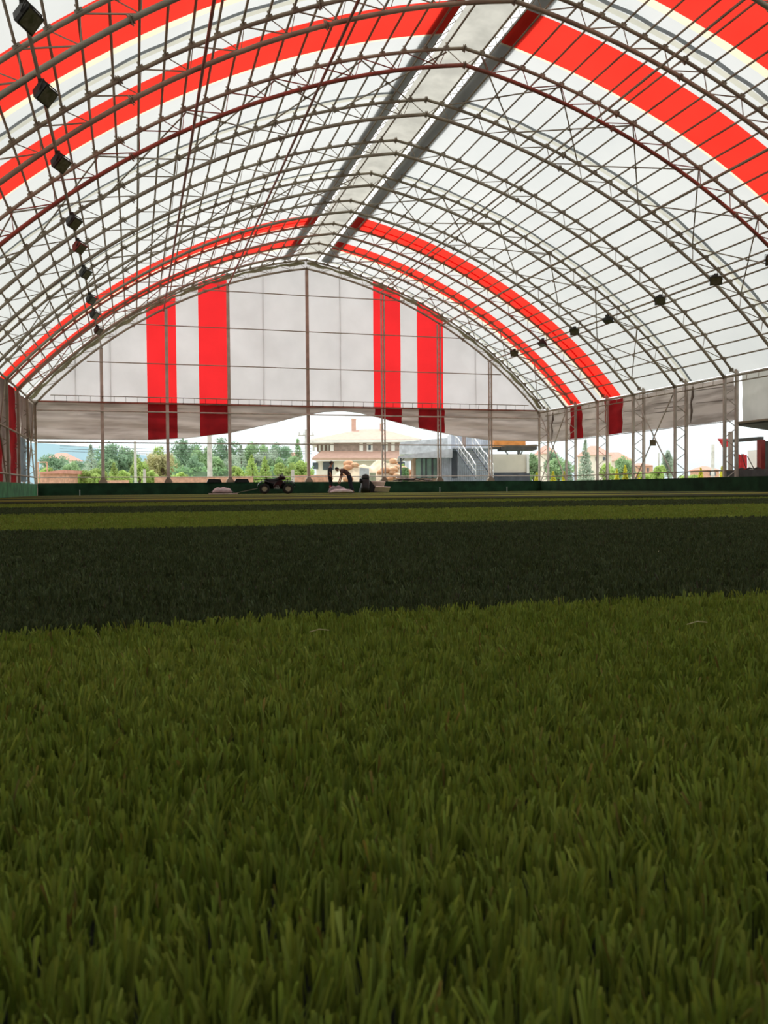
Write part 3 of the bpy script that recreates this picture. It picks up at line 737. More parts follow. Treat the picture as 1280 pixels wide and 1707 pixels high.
for s in (-1, 1):
    m = MB(); m.tube([(-.035+.05*(s > 0), s*.10, .05), (-.025+.05*(s > 0), s*.10, .22), (-.02+.05*(s > 0), s*.10, .42)], [.055, .062, .075], 10); m.build('boot_shaft', M['shoe_red'], st, True)
for s in (-1, 1): shoe(st, (-.03+.05*(s > 0), s*.10, 0), (1, .1*s, 0), M['shoe_red'])
head(st, (.055, 0, 1.655), (1, 0, -.25), None, M['hair'], True)
st.location = (px, py, FZ)

# person bent double, facing left, both arms reaching down
bb = ATY(586, 818, 45.7)
be = thing('person', 'person bent over in brown t-shirt and dark jeans, reaching down to the left', 'person', (0, 0, 0))
J = []; E_ = []; R = []
chain(J, E_, R, [(.05, 0, .93), (-.07, 0, 1.09), (-.25, 0, 1.22), (-.42, 0, 1.28), (-.50, 0, 1.29), (-.56, 0, 1.30)], [(.12, .11), (.11, .10), (.12, .11), (.09, .08), .052, .055])
for s in (-1, 1):
    ex = -.53 if s < 0 else -.36
    sh = chain(J, E_, R, [(-.41, s*.17, 1.23), (ex+.02, s*.2, .95), (ex-.06, s*.18, .70), (ex-.07, s*.18, .67)], [.058, .043, .033, .026], 3)
    hand(J, E_, R, sh, (ex-.07, s*.18, .67), (-.1, 0, -1), (-.3, -s, 0))
    chain(J, E_, R, [(.06, s*.10, .86), (.08, s*.12, .49), (.22, s*.12, .12), (.18, s*.12, .07)], [.10, .065, .045, .035], 0)
skin_mesh('body', J, E_, R, M['skin'], be)
J = []; E_ = []; R = []
chain(J, E_, R, [(.09, 0, .90), (-.07, 0, 1.09), (-.25, 0, 1.22), (-.41, 0, 1.28), (-.46, 0, 1.29)], [(.15, .14), (.15, .14), (.155, .145), (.11, .10), .072])
for s in (-1, 1):
    ex = -.53 if s < 0 else -.36
    chain(J, E_, R, [(-.41, s*.175, 1.22), (ex+.04, s*.2, 1.02), (ex+.03, s*.2, .97)], [.072, .06, .056], 3)
skin_mesh('t_shirt', J, E_, R, M['tee_brown'], be)
J = []; E_ = []; R = []
chain(J, E_, R, [(-.05, 0, 1.07), (.06, 0, .92)], [(.135, .125), (.155, .14)])
for s in (-1, 1): chain(J, E_, R, [(.07, s*.10, .80), (.08, s*.12, .49), (.22, s*.12, .12)], [.12, .085, .065], 1)
skin_mesh('jeans', J, E_, R, M['jeans'], be)
for s in (-1, 1): shoe(be, (.22, s*.12, 0), (-1, .1*s, 0), M['shoe'])
head(be, (-.66, 0, 1.31), (-.75, 0, -.6), (-.6, 0, .75), M['hair'])
be.location = (bb.x-.15, 45.7, FZ)

# ------------------------------------------------------------------ sacks, boards and litter beside the workers
def sack(x, y, z, l, w, h, mm, lab, rz=0):
    m = MB(); vs = []; n = 26; sg = 20
    for i in range(n+1):
        t = -1+2*i/n; e = (max(0, 1-abs(t)**3.2))**.5; wob = 1+.05*math.sin(t*9)
        hh = h*(.18+.82*e)*wob; ww = w/2*(.75+.25*e)
        for k in range(sg):
            a = 2*math.pi*k/sg; ca, sa = math.cos(a), math.sin(a)
            vs.append((t*l/2, math.copysign(abs(ca)**.8, ca)*ww, h*.5*.9+math.copysign(abs(sa)**.85, sa)*hh*.5*.95-(.5*(h-hh)*.9)))
    m.add(vs, [(i*sg+k, i*sg+(k+1) % sg, (i+1)*sg+(k+1) % sg, (i+1)*sg+k) for i in range(n) for k in range(sg)]+[tuple(range(sg-1, -1, -1)), tuple(n*sg+k for k in range(sg))])
    zmin = min(v[2] for v in m.v); m.v = [(v[0], v[1], v[2]-zmin) for v in m.v]
    root = thing('sack', lab, 'sack', (0, 0, 0), 'filled sacks by the far edge'); m.build('cloth', mm, root, True)
    t_ = MB()
    for s in (-1, 1): t_.box((s*(l/2+.02), 0, h*.22), (.07, w*.7, .015))
    t_.build('stitched_end', mm, root)
    root.location = (x, y, z); root.rotation_euler = (0, 0, rz)
TZ = .043
q = ATY(566, 815, 45.0); sack(q.x+.1, 45.0, TZ+.0, 1.25, .5, .24, M['sack'], 'pale sack lying at the feet of the bending person, lower one', .05)
q = ATY(562, 812, 45.6); sack(q.x, 45.62, TZ, .95, .45, .42, M['sack_d'], 'mauve grey sack behind the pale one, between the two people', -.1)
q = ATY(370, 815, 44.6); sack(q.x, 44.6, TZ+.07, .95, .5, .30, M['sack'], 'white filled sack lying on the drag mat left of the quad bike', .05)
dm = MB(); dm.bx(q.x-.65, q.x+.75, 44.2, 45.0, TZ, TZ+.06); dm.solo('drag_mat', M['plank'], 'flat pale drag mat under the white sack', 'mat')
q2 = ATY(430, 810, 44.6); rp_ = MB(); rp_.tube([(q.x+.72, 44.6, TZ+.05), ((q.x+q2.x)/2, 44.6, .15), (q2.x-.02, 44.6, .33)], .012, 6)
rp_.solo('tow_rope', M['rope'], 'tow rope running from the drag mat to the quad bike', 'rope')
# leaning pale slabs and dark wedge
a = ATY(632, 815, 46.4)
for k in range(2):
    m = MB(); x0 = a.x-.55+.1+k*.22; 
    R_ = Matrix.Rotation(math.radians(-40), 3, 'X') @ Matrix.Rotation(math.radians(3), 3, 'Y')
    m.box((a.x+.28-.2*k, 46.75+.30*k, .25+.30*k), (.85, .42, .05), rot=R_)
    m.solo('slab', M['slab'], 'pale pinkish slab leaning on the heap, %s' % ('lower one' if k == 0 else 'upper one'), 'slab', 'pale slabs leaning beside the workers')
m = MB(); xw = ATY(608, 815, 46.6).x
m.prism([(xw-.15, .05), (xw+1.0, .05), (xw+.75, .32), (xw+.42, .72), (xw+.1, .80), (xw+.0, .45)], 46.9, 47.5); m.solo('dark_wedge', M['black'], 'black sheet covered wedge beside the pale slabs', 'bundle')
m = MB(); m.ball((xw+.10, 46.8, .88), (.24, .2, .22), 14, 9, jit=.06); m.ball((xw+.08, 46.78, .68), (.27, .2, .16), 12, 8, jit=.08); m.ball((xw-.2, 46.75, .72), (.08, .08, .15), 8, 6)
m.tube([(xw+.1, 46.8, .8), (xw+.08, 46.8, .3), (xw+.1, 46.8, .05)], [.24, .26, .28], 12)
m.solo('stuffed_bag', M['black'], 'black stuffed bag standing upright on the dark wedge', 'bag', smooth=True)
# debris branches on the board top
for k, (xa, xb, lab) in enumerate(((655, 690, 'dark scrap branch lying on the far green board, leftmost'), (664, 702, 'dark scrap branch lying on the far green board, middle'), (680, 722, 'dark scrap branch lying on the far green board, rightmost'))):
    p, q = ATY(xa, 798, 49.6), ATY(xb, 799, 49.6)
    m = MB(); zt = .715
    m.tube([(p.x, 49.6, zt+.03), ((p.x*2+q.x)/3, 49.58, zt+.1+.03*k), ((p.x+2*q.x)/3, 49.6, zt+.06), (q.x, 49.6, zt+.03)], [.03, .045, .035, .015], 6)
    for j in range(7):
        t = random.random(); x = p.x+(q.x-p.x)*t; m.rod((x, 49.6, zt+.06), (x+random.uniform(-.25, .25), 49.6+random.uniform(-.1, .1), zt+random.uniform(.08, .24)), .012, 4)
    m.solo('branch', M['wood_d'], lab, 'branch', 'scrap branches on the board')
p, q = ATY(665, 797, 51.5), ATY(716, 802, 50.8)
m = MB(); m.box(((p.x+q.x)/2, 51.2, .88), (q.x-p.x+.5, .25, .06), rot=Matrix.Rotation(math.radians(4), 3, 'Y')); m.bx(p.x, p.x+.1, 51.1, 51.3, 0, .9); m.bx(q.x-.1, q.x, 51.1, 51.3, 0, .82)
m.solo('plank_bench', M['sack'], 'long pale plank on trestles just outside the gable', 'plank')
for xa, lab in ((357, 'black bundle sitting on the far board beside the concrete pole'), (403, 'black bundle sitting on the far board left of the quad bike')):
    p = ATY(xa, 806, 49.58); m = MB(); m.prism([(p.x-.42, .7), (p.x+.42, .7), (p.x+.34, .88), (p.x-.32, .9)], 49.45, 49.75); m.solo('bundle', M['black'], lab, 'bundle')
# small white pegs along the edge
for xa, lab in ((133, 'small pale peg in front of the far board, near the left corner'), (733, 'small pale peg in front of the far board, below the rightmost red stripe'), (845, 'small pale peg in front of the far board, near the right corner')):
    p = ATY(xa, 818, 49.2); m = MB(); m.tube([(p.x, 49.2, .012), (p.x, 49.2, .30)], .02, 6); m.ball((p.x, 49.2, .31), .03, 8, 6); m.solo('peg', M['clean'], lab, 'peg', 'pale pegs')
# litter in the turf
for (x, y, l, r0, lab) in ((1098, 920, .03, -.8, 'pale straw lying on the dark stripe at the right'), (1162, 1040, .035, .1, 'short pale straw in the near light turf at the right'), (532, 1053, .03, .15, 'short pale straw in the near light turf, left of centre'), (928, 848, .35, .5, 'pale straw on a far dark stripe')):
    d = ray(x, y); t = (.048-CAM.z)/d.z; p = CAM+d*t
    if l > .2: continue
    m = MB(); m.tube([p+Vector((-l/2*math.cos(r0), l/2*math.sin(r0), 0)), p+Vector((0, 0, .004)), p+Vector((l/2*math.cos(r0), -l/2*math.sin(r0), .002))], .0007, 5); m.solo('straw', M['cream'], lab, 'straw', 'stray straws on the turf')

# ------------------------------------------------------------------ quad bike (front to the right)
def quad():
    root = thing('quad_bike', 'black quad bike with beige wheels parked by the far edge of the pitch', 'quad bike', (0, 0, 0))
    body = MB()
    body.tube([(-.55, 0, .48), (-.2, 0, .50), (.2, 0, .55), (.55, 0, .55)], [.13, .17, .2, .14], 10)
    body.prism([(-.36, .27), (.44, .27), (.46, .55), (.34, .80), (-.1, .70), (-.60, .72), (-.62, .55), (-.36, .5)], -.19, .19)
    body.build('frame_body', M['black'], root, True)
    eng = MB(); eng.box((.05, 0, .40), (.34, .38, .26)); eng.lathe([(.0, -.22), (.11, -.22), (.11, .22), (.0, .22)], (.08, 0, .38), 'y', 16)
    for k in range(5): eng.box((.05, 0, .46+.03*k), (.24, .42, .012))
    eng.build('engine', M['chrome'], root)
    pn = MB()
    for s in (-1, 1): pn.prism([(-.15, .38), (.15, .34), (.33, .50), (.38, .72), (.18, .78), (.0, .62)], s*.18, s*.22)
    pn.build('side_panel', M['atvred'], root)
    se = MB(); se.tube([(-.62, 0, .76), (-.35, 0, .745), (-.1, 0, .73), (.08, 0, .79), (.24, 0, .90)], [.07, .13, .13, .115, .08], 12); se.build('seat', M['black'], root, True)
    tk = MB(); tk.tube([(.12, 0, .80), (.28, 0, .92), (.42, 0, .90), (.5, 0, .8)], [.08, .13, .13, .08], 12); tk.build('tank', M['atvred'], root, True)
    for (x, nm, s0) in ((-.62, 'rear_fender', 0), (.66, 'front_fender', 1)):
        for s in (-1, 1):
            f_ = MB(); vs = []; n = 12
            for k in range(n+1):
                a = math.pi*(.03+.94*k/n); rx, rz = .40, .38
                for yy in (.20, .56): vs.append((x+math.cos(a)*rx, s*yy, .36+math.sin(a)*rz+(.02 if yy < .3 else -.02)))
            f_.add(vs, [(2*k, 2*k+1, 2*k+3, 2*k+2) for k in range(n)])
            v2 = [(v[0], v[1], v[2]-.03) for v in vs]; f_.add(v2, [(2*k+2, 2*k+3, 2*k+1, 2*k) for k in range(n)])
            f_.build(nm, M['black'], root, True)
    for (x, w) in ((-.78, .34), (.66, .27)):
        rk = MB()
        for s in (-.28, -.1, .1, .28): rk.rod((x-w, s, .80), (x+w, s, .82), .014, 6)
        for k in (-1, 0, 1): rk.rod((x+k*w, -.32, .80), (x+k*w, .32, .80), .014, 6)
        for s in (-.2, .2): rk.rod((x, s, .80), (x, s, .62), .014, 6)
        rk.build('luggage_rack', M['black'], root)
    hb = MB(); hb.tube([(.34, 0, .86), (.30, 0, 1.02)], .035, 8); hb.tube([(.12, -.40, 1.05), (.22, -.3, 1.06), (.30, -.1, 1.02), (.30, .1, 1.02), (.22, .3, 1.06), (.12, .40, 1.05)], .016, 8)
    h_ = hb.build('handlebar', M['black'], root, True)
    g_ = MB()
    for s in (-1, 1): g_.rod((.22, s*.3, 1.06), (.11, s*.42, 1.05), .024, 8)
    g_.box((.36, 0, 1.03), (.14, .2, .14)); g_.rod((.38, -.1, 1.08), (.40, -.14, 1.2), .012, 6); g_.build('grips_and_pod', M['chrome'], h_)
    bp = MB(); bp.tube([(1.0, -.3, .55), (1.05, -.3, .40), (1.05, .3, .40), (1.0, .3, .55), (.85, .3, .72), (.85, -.3, .72), (1.0, -.3, .55)], .018, 8); bp.build('front_bumper', M['black'], root)
    hl = MB()
    for s in (-1, 1): hl.ball((.92, s*.25, .66), (.06, .07, .05), 10, 8)
    hl.build('headlight', M['chrome'], root, True)
    tl = MB(); tl.box((-.98, 0, .72), (.03, .3, .06)); tl.box((-1.08, .28, .78), (.05, .06, .12)); tl.build('tail_light', M['sack'], root)
    for (x, r) in ((-.62, .285), (.66, .28)):
        ax = MB(); ax.rod((x, -.42, r), (x, .42, r), .03, 8); ax.tube([(x, 0, r), (x*.5, 0, .42)], .04, 6)
        ax.build('axle', M['black'], root)
        for s in (-1, 1):
            c = (x, s*.46, r); w = MB()
            w.lathe([(.15, -.11), (r-.05, -.125), (r-.015, -.10), (r, -.05), (r, .05), (r-.015, .10), (r-.05, .125), (.15, .11)], c, 'y', 28)
            for k in range(18):
                a = 2*math.pi*k/18; w.box((x+math.cos(a)*(r-.004), s*.46, r+math.sin(a)*(r-.004)), (.02, .2, .035), rot=Matrix.Rotation(-a, 3, 'Y'))
            ty = w.build('wheel', M['tyre'], root, True)
            rm = MB(); yy = s*.09
            rm.lathe([(.15, s*.10), (.155, s*.06), (.11, s*.05), (.05, s*.08), (.0, s*.08)], c, 'y', 24); rm.build('rim', M['rim'], ty, True)
    return root
qb = quad(); q = ATY(459.5, 815, 45.8); qb.location = (q.x, 45.8, TZ); qb.rotation_euler = (0, 0, -.12); qb.scale = (.97, .97, .95)

# ------------------------------------------------------------------ outside: trees, poles, walls
def gp(x, D, z=0): p = AT(x, 800, D); return (p.x, p.y, z)
def topz(y, D, x=640): return AT(x, y, D).z
def leaves(cs, nper, size, mb_v, mb_f, flat=.6):
    for (cx, cy, cz, rx, rz) in cs:
        n = nper; u = rng.normal(size=(n, 3)); u /= np.linalg.norm(u, axis=1)[:, None]; rr = rng.uniform(.55, 1.05, n)[:, None]
        p = np.array([cx, cy, cz])+u*rr*np.array([rx, rx, rz])
        a = rng.normal(size=(n, 3)); a /= np.linalg.norm(a, axis=1)[:, None]; b = np.cross(a, u+.01); b /= np.linalg.norm(b, axis=1)[:, None]
        s = size*rng.uniform(.5, 1.3, n)[:, None]
        q = np.stack([p-a*s, p-b*s*flat, p+a*s, p+b*s*flat], 1)
        k = sum(len(z) for z in mb_v); mb_v.append(q.reshape(-1, 3))
def leafmesh(name, V, m, parent, off):
    v = np.concatenate(V)-np.array(off); n = len(v)//4
    me = bpy.data.meshes.new(name); me.vertices.add(len(v)); me.vertices.foreach_set('co', v.astype(np.float32).ravel())
    me.loops.add(n*4); me.loops.foreach_set('vertex_index', np.arange(n*4, dtype=np.int32)); me.polygons.add(n)
    me.polygons.foreach_set('loop_start', np.arange(n, dtype=np.int32)*4); me.polygons.foreach_set('loop_total', np.full(n, 4, np.int32))
    me.materials.append(m); me.update(calc_edges=True); o = bpy.data.objects.new(name, me); COL.objects.link(o)
    if parent is not None: o.parent = parent
    return o
def tree(x, D, ytop, wpx, kind, label, conifer=False, group='trees and bushes outside', ybase=None):
    bx_, by_, _ = gp(x, D); H = topz(ytop, D, x)
    r = wpx/2*D/F; root = thing('tree', label, 'tree', (bx_, by_, 0), group)
    V = []
    if conifer:
        L_ = 13
        for k in range(L_):
            t = k/(L_-1); rr = r*(1-t)**.85+.06*r; z = H*(.08+.9*t); nb = max(3, int(8*(1-t)+2))
            for j in range(nb):
                a = 2*math.pi*(j+random.random()*.6)/nb; leaves([(bx_+math.cos(a)*rr*.55, by_+math.sin(a)*rr*.55, z-.05*H*.3, rr*.42+.03*r, H*.045)], 26, .035*H*.55+.05, V, None, .35)
    else:
        cs = []
        for k in range(34):
            u = rng.normal(size=3); u /= np.linalg.norm(u); q = rng.uniform(.35, .85)
            zc = H*.56+u[2]*H*.36*q; cs.append((bx_+u[0]*r*q, by_+u[1]*r*q, zc, r*.30, H*.12))
        leaves(cs, 150, .04*r+.04, V, None)
    leafmesh('foliage', V, M['tree'][kind], root, (bx_, by_, 0))
    t_ = MB(); t_.tube([(bx_, by_, 0), (bx_+.1, by_, H*.3), (bx_, by_, H*.8)], [r*.09+.05, r*.06+.04, .03], 8)
    if not conifer:
        for k in range(5):
            a = 1.3*k; t_.tube([(bx_, by_, H*.28), (bx_+math.cos(a)*r*.55, by_+math.sin(a)*r*.55, H*.6)], [r*.04+.03, .03], 6)
    t_.build('trunk', M['bark'], root); return root
T = [ # x, depth, top y, width px, kind, conifer, label
 (92, 95, 748, 60, 0, 0, 'distant dark tree beside the red roof at the far left'),
 (128, 88, 752, 50, 0, 0, 'dark bushy tree, second from the left corner of the opening'),
 (152, 78, 742, 44, 3, 1, 'tall silvery conifer left of the short gable post'),
 (110, 66, 778, 60, 2, 0, 'lime green low tree above the orange shed roof'),
 (145, 64, 780, 50, 2, 0, 'lime green low tree left of the short gable post'),
 (190, 90, 733, 70, 0, 0, 'big dark green tree right of the short gable post'),
 (215, 92, 737, 50, 1, 0, 'mid green tree behind the thin concrete pole'),
 (190, 62, 772, 34, 2, 1, 'small lime green conifer right of the short gable post'),
 (232, 72, 757, 36, 2, 0, 'round yellowish green tree at the thin concrete pole'),
 (270, 76, 746, 62, 5, 0, 'cream flowering tree left of the leftmost red stripe post'),
 (268, 80, 738, 36, 2, 0, 'lime green tree behind the cream flowering tree'),
 (310, 92, 724, 66, 0, 0, 'dark spreading evergreen between the red stripes'),
 (338, 90, 735, 44, 1, 0, 'mid green tree left of the thick concrete pole'),
 (378, 88, 721, 60, 0, 0, 'dark evergreen tree behind the gable post left of the quad bike'),
 (402, 82, 742, 44, 3, 1, 'silvery spruce above and left of the quad bike'),
 (425, 92, 724, 56, 1, 0, 'mid green tall tree above the quad bike'),
 (447, 86, 738, 54, 3, 0, 'silver green tree above the quad bike seat'),
 (468, 92, 733, 50, 0, 0, 'dark green tree right of the silver tree'),
 (497, 88, 732, 40, 1, 1, 'tall green conifer left of the tallest gable post'),
 (420, 68, 758, 46, 2, 1, 'bright lime conifer just above the quad bike'),
 (442, 70, 762, 40, 2, 1, 'bright lime conifer right of its twin above the quad bike'),
 (476, 68, 765, 44, 2, 0, 'bright green bush above the quad bike front'),
 (505, 70, 766, 44, 2, 0, 'bright green bush left of the tallest gable post'),
 (395, 66, 772, 30, 2, 0, 'lime green bush right of the gable post with the stripe'),
 (675, 74, 772, 14, 6, 0, 'small dark shrub behind the twin pipe post'),
 (672, 100, 768, 30, 2, 0, 'green bush under the metal roof canopy'),
 (888, 76, 750, 30, 1, 0, 'green tree just left of the far right corner column'),
 (930, 82, 757, 56, 1, 0, 'rounded mid green tree behind the first right columns'),
 (920, 88, 738, 30, 0, 0, 'dark tree just right of the far right corner column'),
 (976, 74, 733, 38, 3, 1, 'tall silver conifer behind the second right column'),
 (945, 76, 768, 34, 0, 1, 'dark small conifer left of the tall silver one'),
 (1040, 96, 756, 44, 1, 0, 'round green tree below the red tiled roofs'),
 (1012, 82, 766, 30, 2, 0, 'green bush between the second and third right columns'),
 (1113, 78, 739, 24, 3, 0, 'slender tall green tree between the right columns'),
 (1098, 74, 770, 26, 2, 0, 'small green bush beside the slender tall tree'),
 (922, 62, 786, 16, 4, 1, 'yellow pointed shrub behind the right corner column, left one'),
 (940, 62, 786, 14, 4, 1, 'yellow pointed shrub behind the right corner column, right one'),
 (1028, 66, 782, 14, 4, 1, 'yellow pointed shrub between the third pair of columns, left one'),
 (1042, 66, 776, 15, 4, 1, 'taller yellow pointed shrub between the third pair of columns'),
 (1064, 66, 787, 14, 4, 1, 'small yellow shrub behind the fourth right column'),
 (1168, 66, 780, 16, 4, 1, 'yellow shrub in the wide bright bay on the right, left one'),
 (1203, 66, 778, 16, 4, 1, 'yellow shrub beside the fully visible right column'),
 (1150, 90, 788, 50, 2, 0, 'low green bushes in the wide bright bay on the right'),
 (895, 64, 788, 18, 4, 1, 'small yellow shrub left of the right corner column'),
 (1075, 92, 785, 40, 2, 0, 'low green bush behind the fourth right column'),
]
T += [(x, D, yt, w, k, con, 'low leafy bush outside, %s from the left among the front row behind the brick walls' % ORD[j]) for j, (x, D, yt, w, k, con) in enumerate((
 (78, 70, 772, 30, 2, 0), (118, 74, 764, 40, 1, 0), (165, 70, 775, 36, 2, 0), (178, 84, 757, 40, 1, 0), (206, 64, 780, 30, 2, 0), (250, 66, 780, 30, 2, 0), (285, 84, 752, 44, 1, 0), (300, 66, 784, 30, 2, 0),
 (325, 80, 755, 40, 0, 0), (362, 82, 750, 36, 1, 0), (385, 84, 748, 40, 3, 0), (458, 80, 755, 36, 1, 0), (490, 78, 756, 40, 1, 0), (436, 84, 748, 44, 3, 0)))]
for (x, D, yt, w, k, con, lab) in T: tree(x, D, yt, w, k, lab, bool(con))
# hedge
def hedge(x0, x1, D, yt, kind, lab):
    V = []; a = gp(x0, D); b = gp(x1, D); H = topz(yt, D); n = int((b[0]-a[0])/.8); cs = []
    for k in range(n+1):
        for l in range(4):
            t = k/n; cs.append((a[0]+(b[0]-a[0])*t, a[1]+(b[1]-a[1])*t+rng.uniform(-.3, .3), H*(.15+.25*l), .6, H*.15))
    leaves(cs, 50, .12, V, None); c = ((a[0]+b[0])/2, (a[1]+b[1])/2, 0)
    root = thing('hedge', lab, 'hedge', c, 'hedges outside'); leafmesh('foliage', V, M['tree'][kind], root, c)
    m = MB(); m.box((c[0], c[1], H*.42), (b[0]-a[0], .7, H*.84), rot=Matrix.Rotation(math.atan2(b[1]-a[1], b[0]-a[0]), 3, 'Z')); m.build('inner_branches', M['tree'][0], root)
hedge(290, 420, 74, 777, 6, 'clipped green hedge between the two concrete poles and the quad bike')
hedge(430, 512, 76, 775, 6, 'clipped green hedge behind the quad bike')
hedge(155, 225, 80, 785, 1, 'low green hedge behind the short gable post')
# hills far off on the left
m = MB(); D = 620; vs = []
hp = [(-500, 812), (-200, 755), (-60, 736), (20, 736), (90, 740), (150, 746), (260, 762), (420, 792), (520, 806)]
for x, y in hp:
    p = AT(x, y, D); vs.append((p.x, p.y, -2)); vs.append((p.x, p.y, p.z)); 
vb = [(v[0]*1.0-60, v[1]+160, v[2] if v[2] < 0 else v[2]*.55) for v in vs]
n = len(hp); m.add(vs, [(2*i, 2*i+2, 2*i+3, 2*i+1) for i in range(n-1)]); m.add([vs[2*i+1] for i in range(n)]+[vb[2*i+1] for i in range(n)], [(i, i+1, i+1+n, i+n) for i in range(n-1)])
struct(m.build('hill', M['hill']))
# poles
def pole(x, D, ytop, wpx, lab, mm='concrete', arms=False):
    p = gp(x, D); H = topz(ytop, D, x); r = wpx*D/F/2
    root = thing('utility_pole', lab, 'pole', p, 'poles outside'); m = MB(); m.tube([p, (p[0], p[1], H)], [r*1.1, r*.85], 8); m.build('shaft', M[mm], root)
    if arms:
        m = MB()
        for dz in (.5, 1.3):
            m.rod((p[0]-.7, p[1], H-dz), (p[0]+.7, p[1], H-dz), .06, 6)
            for s in (-.6, -.2, .2, .6): m.rod((p[0]+s, p[1], H-dz), (p[0]+s, p[1], H-dz+.25), .05, 6)
        m.build('cross_arm', M['concrete'], root)
pole(350, 68, 725, 8.5, 'thick pale concrete pole left of the gable post with the striped curtain')
pole(226, 68, 736, 4.5, 'thin pale concrete pole between the short and the striped gable posts')
pole(511, 75, 716, 5, 'pale pole with cross arms just left of the tallest gable post', arms=True)
pole(488, 60.5, 783, 6, 'short pale stone pillar behind the front wheel of the quad bike')
pole(241, 62, 782, 5, 'short cream pillar right of the thin concrete pole')
pole(1098, 80, 755, 2.5, 'thin pale pole between the fourth right columns')
pole(1188, 110, 741, 6, 'tall pale tower in the wide bright bay on the right')
# overhead wires
for k, (y0_, y1_) in enumerate(((743, 748), (748, 752), (752, 756))):
    m = MB(); pts = []
    for j in range(9):
        t = j/8; p = AT(100+t*420, y0_+(y1_-y0_)*t+4*math.sin(math.pi*t), 77); pts.append(p)
    m.tube(pts, .022, 4); m.solo('overhead_wire', M['dark'], 'thin overhead wire across the trees, %s of three' % ('top', 'middle', 'bottom')[k], 'wire', 'overhead wires')
# low brick walls outside and orange shed
for x0, x1, yt, D, lab in ((165, 215, 797, 58, 'low orange brick wall outside, left stretch'), (255, 425, 792, 60, 'low orange brick wall outside, middle stretch'), (490, 548, 791, 62, 'low orange brick wall outside beside the tallest gable post')):
    a, b = gp(x0, D), gp(x1, D); m = MB(); m.box(((a[0]+b[0])/2, (a[1]+b[1])/2, topz(yt, D)/2), (b[0]-a[0], .3, topz(yt, D)), rot=Matrix.Rotation(math.atan2(b[1]-a[1], b[0]-a[0]), 3, 'Z'))
    m.solo('garden_wall', M['brick'], lab, 'wall', 'brick walls outside')
def mono(mb, x0, x1, yb, yt0, yt1, D, depth, mi=0, zb=None):
    a, b = AT(x0, yt0, D), AT(x1, yt1, D); z0 = AT(x0, yb, D).z if zb is None else zb
    v = [(a.x, a.y, z0), (b.x, b.y, z0), (b.x, b.y, b.z), (a.x, a.y, a.z)]; dy = Vector((fw.x, fw.y, 0)).normalized()*depth
    w = [(q[0]+dy.x, q[1]+dy.y, q[2]) for q in v]
    mb.add(v+w, [(0, 1, 2, 3), (7, 6, 5, 4), (0, 4, 5, 1), (1, 5, 6, 2), (2, 6, 7, 3), (3, 7, 4, 0)], mi); return mb
sh = thing('garden_shed', 'small orange shed with a sloping roof near the left corner', 'shed', gp(85, 60))
mono(MB(), 66, 104, 800, 789, 785.5, 60, 3, zb=0).build('wall', M['brick'], sh); mono(MB(), 64, 106, 789.5, 787.5, 783, 59.6, 3.8).build('roof', M['tile'], sh)
fr_ = thing('scaffold', 'rusty orange pipe scaffold at the left edge of the opening', 'scaffold', gp(73, 64))
m = MB(); z = topz(766, 64)
for x in (64, 79): p = gp(x, 64); m.rod(p, (p[0], p[1], z), .05, 5)
for f in (1, .66, .33): m.rod((gp(64, 64)[0], gp(64, 64)[1], z*f), (gp(79, 64)[0], gp(79, 64)[1], z*f), .04, 5)
m.build('pipes', M['brick'], fr_)
# far red roofed houses
def far_house(x0, x1, ye, yr, D, lab, wall='cream_wall', xr=None):
    root = thing('house', lab, 'house', gp((x0+x1)/2, D), 'distant houses')
    w = MB(); mono(w, x0+(x1-x0)*.06, x1-(x1-x0)*.06, 800, ye, ye, D, 8, zb=0); w.build('wall', M[wall], root)
    a, b = AT(x0, ye, D-.5), AT(x1, ye, D-.5); dy = Vector((fw.x, fw.y, 0)).normalized()
    xr = xr or (x0+(x1-x0)*.35, x0+(x1-x0)*.65); r0, r1 = AT(xr[0], yr, D)+dy*4, AT(xr[1], yr, D)+dy*4
    c, d = b+dy*9, a+dy*9
    m = MB(); m.add([a, b, c, d, r0, r1], [(0, 1, 5, 4), (1, 2, 5), (2, 3, 4, 5), (3, 0, 4), (3, 2, 1, 0)]); m.build('roof', M['tile'], root)
    m = MB()
    for t in (.3, .6): mono(m, x0+(x1-x0)*t, x0+(x1-x0)*(t+.1), ye+10, ye+4, ye+4, D-.1, .2)
    m.build('window', M['winglass'], root)
far_house(68, 118, 767, 754, 210, 'distant house with a red roof behind trees at the far left')
far_house(476, 492, 759, 752, 120, 'small orange roofed house among the trees left of the tallest post')
far_house(980, 1022, 758, 741, 130, 'house with a red tiled roof behind the silver conifer on the right')
far_house(1012, 1058, 768, 752, 140, 'house with a red tiled roof left of the fourth right column')
far_house(1062, 1090, 776, 771, 170, 'small reddish house behind the fourth right column', 'brick')
far_house(1176, 1200, 783, 776, 150, 'small reddish house in the wide bright bay on the right', 'brick')
far_house(905, 930, 756, 741, 130, 'house with a red tiled roof just right of the far corner')

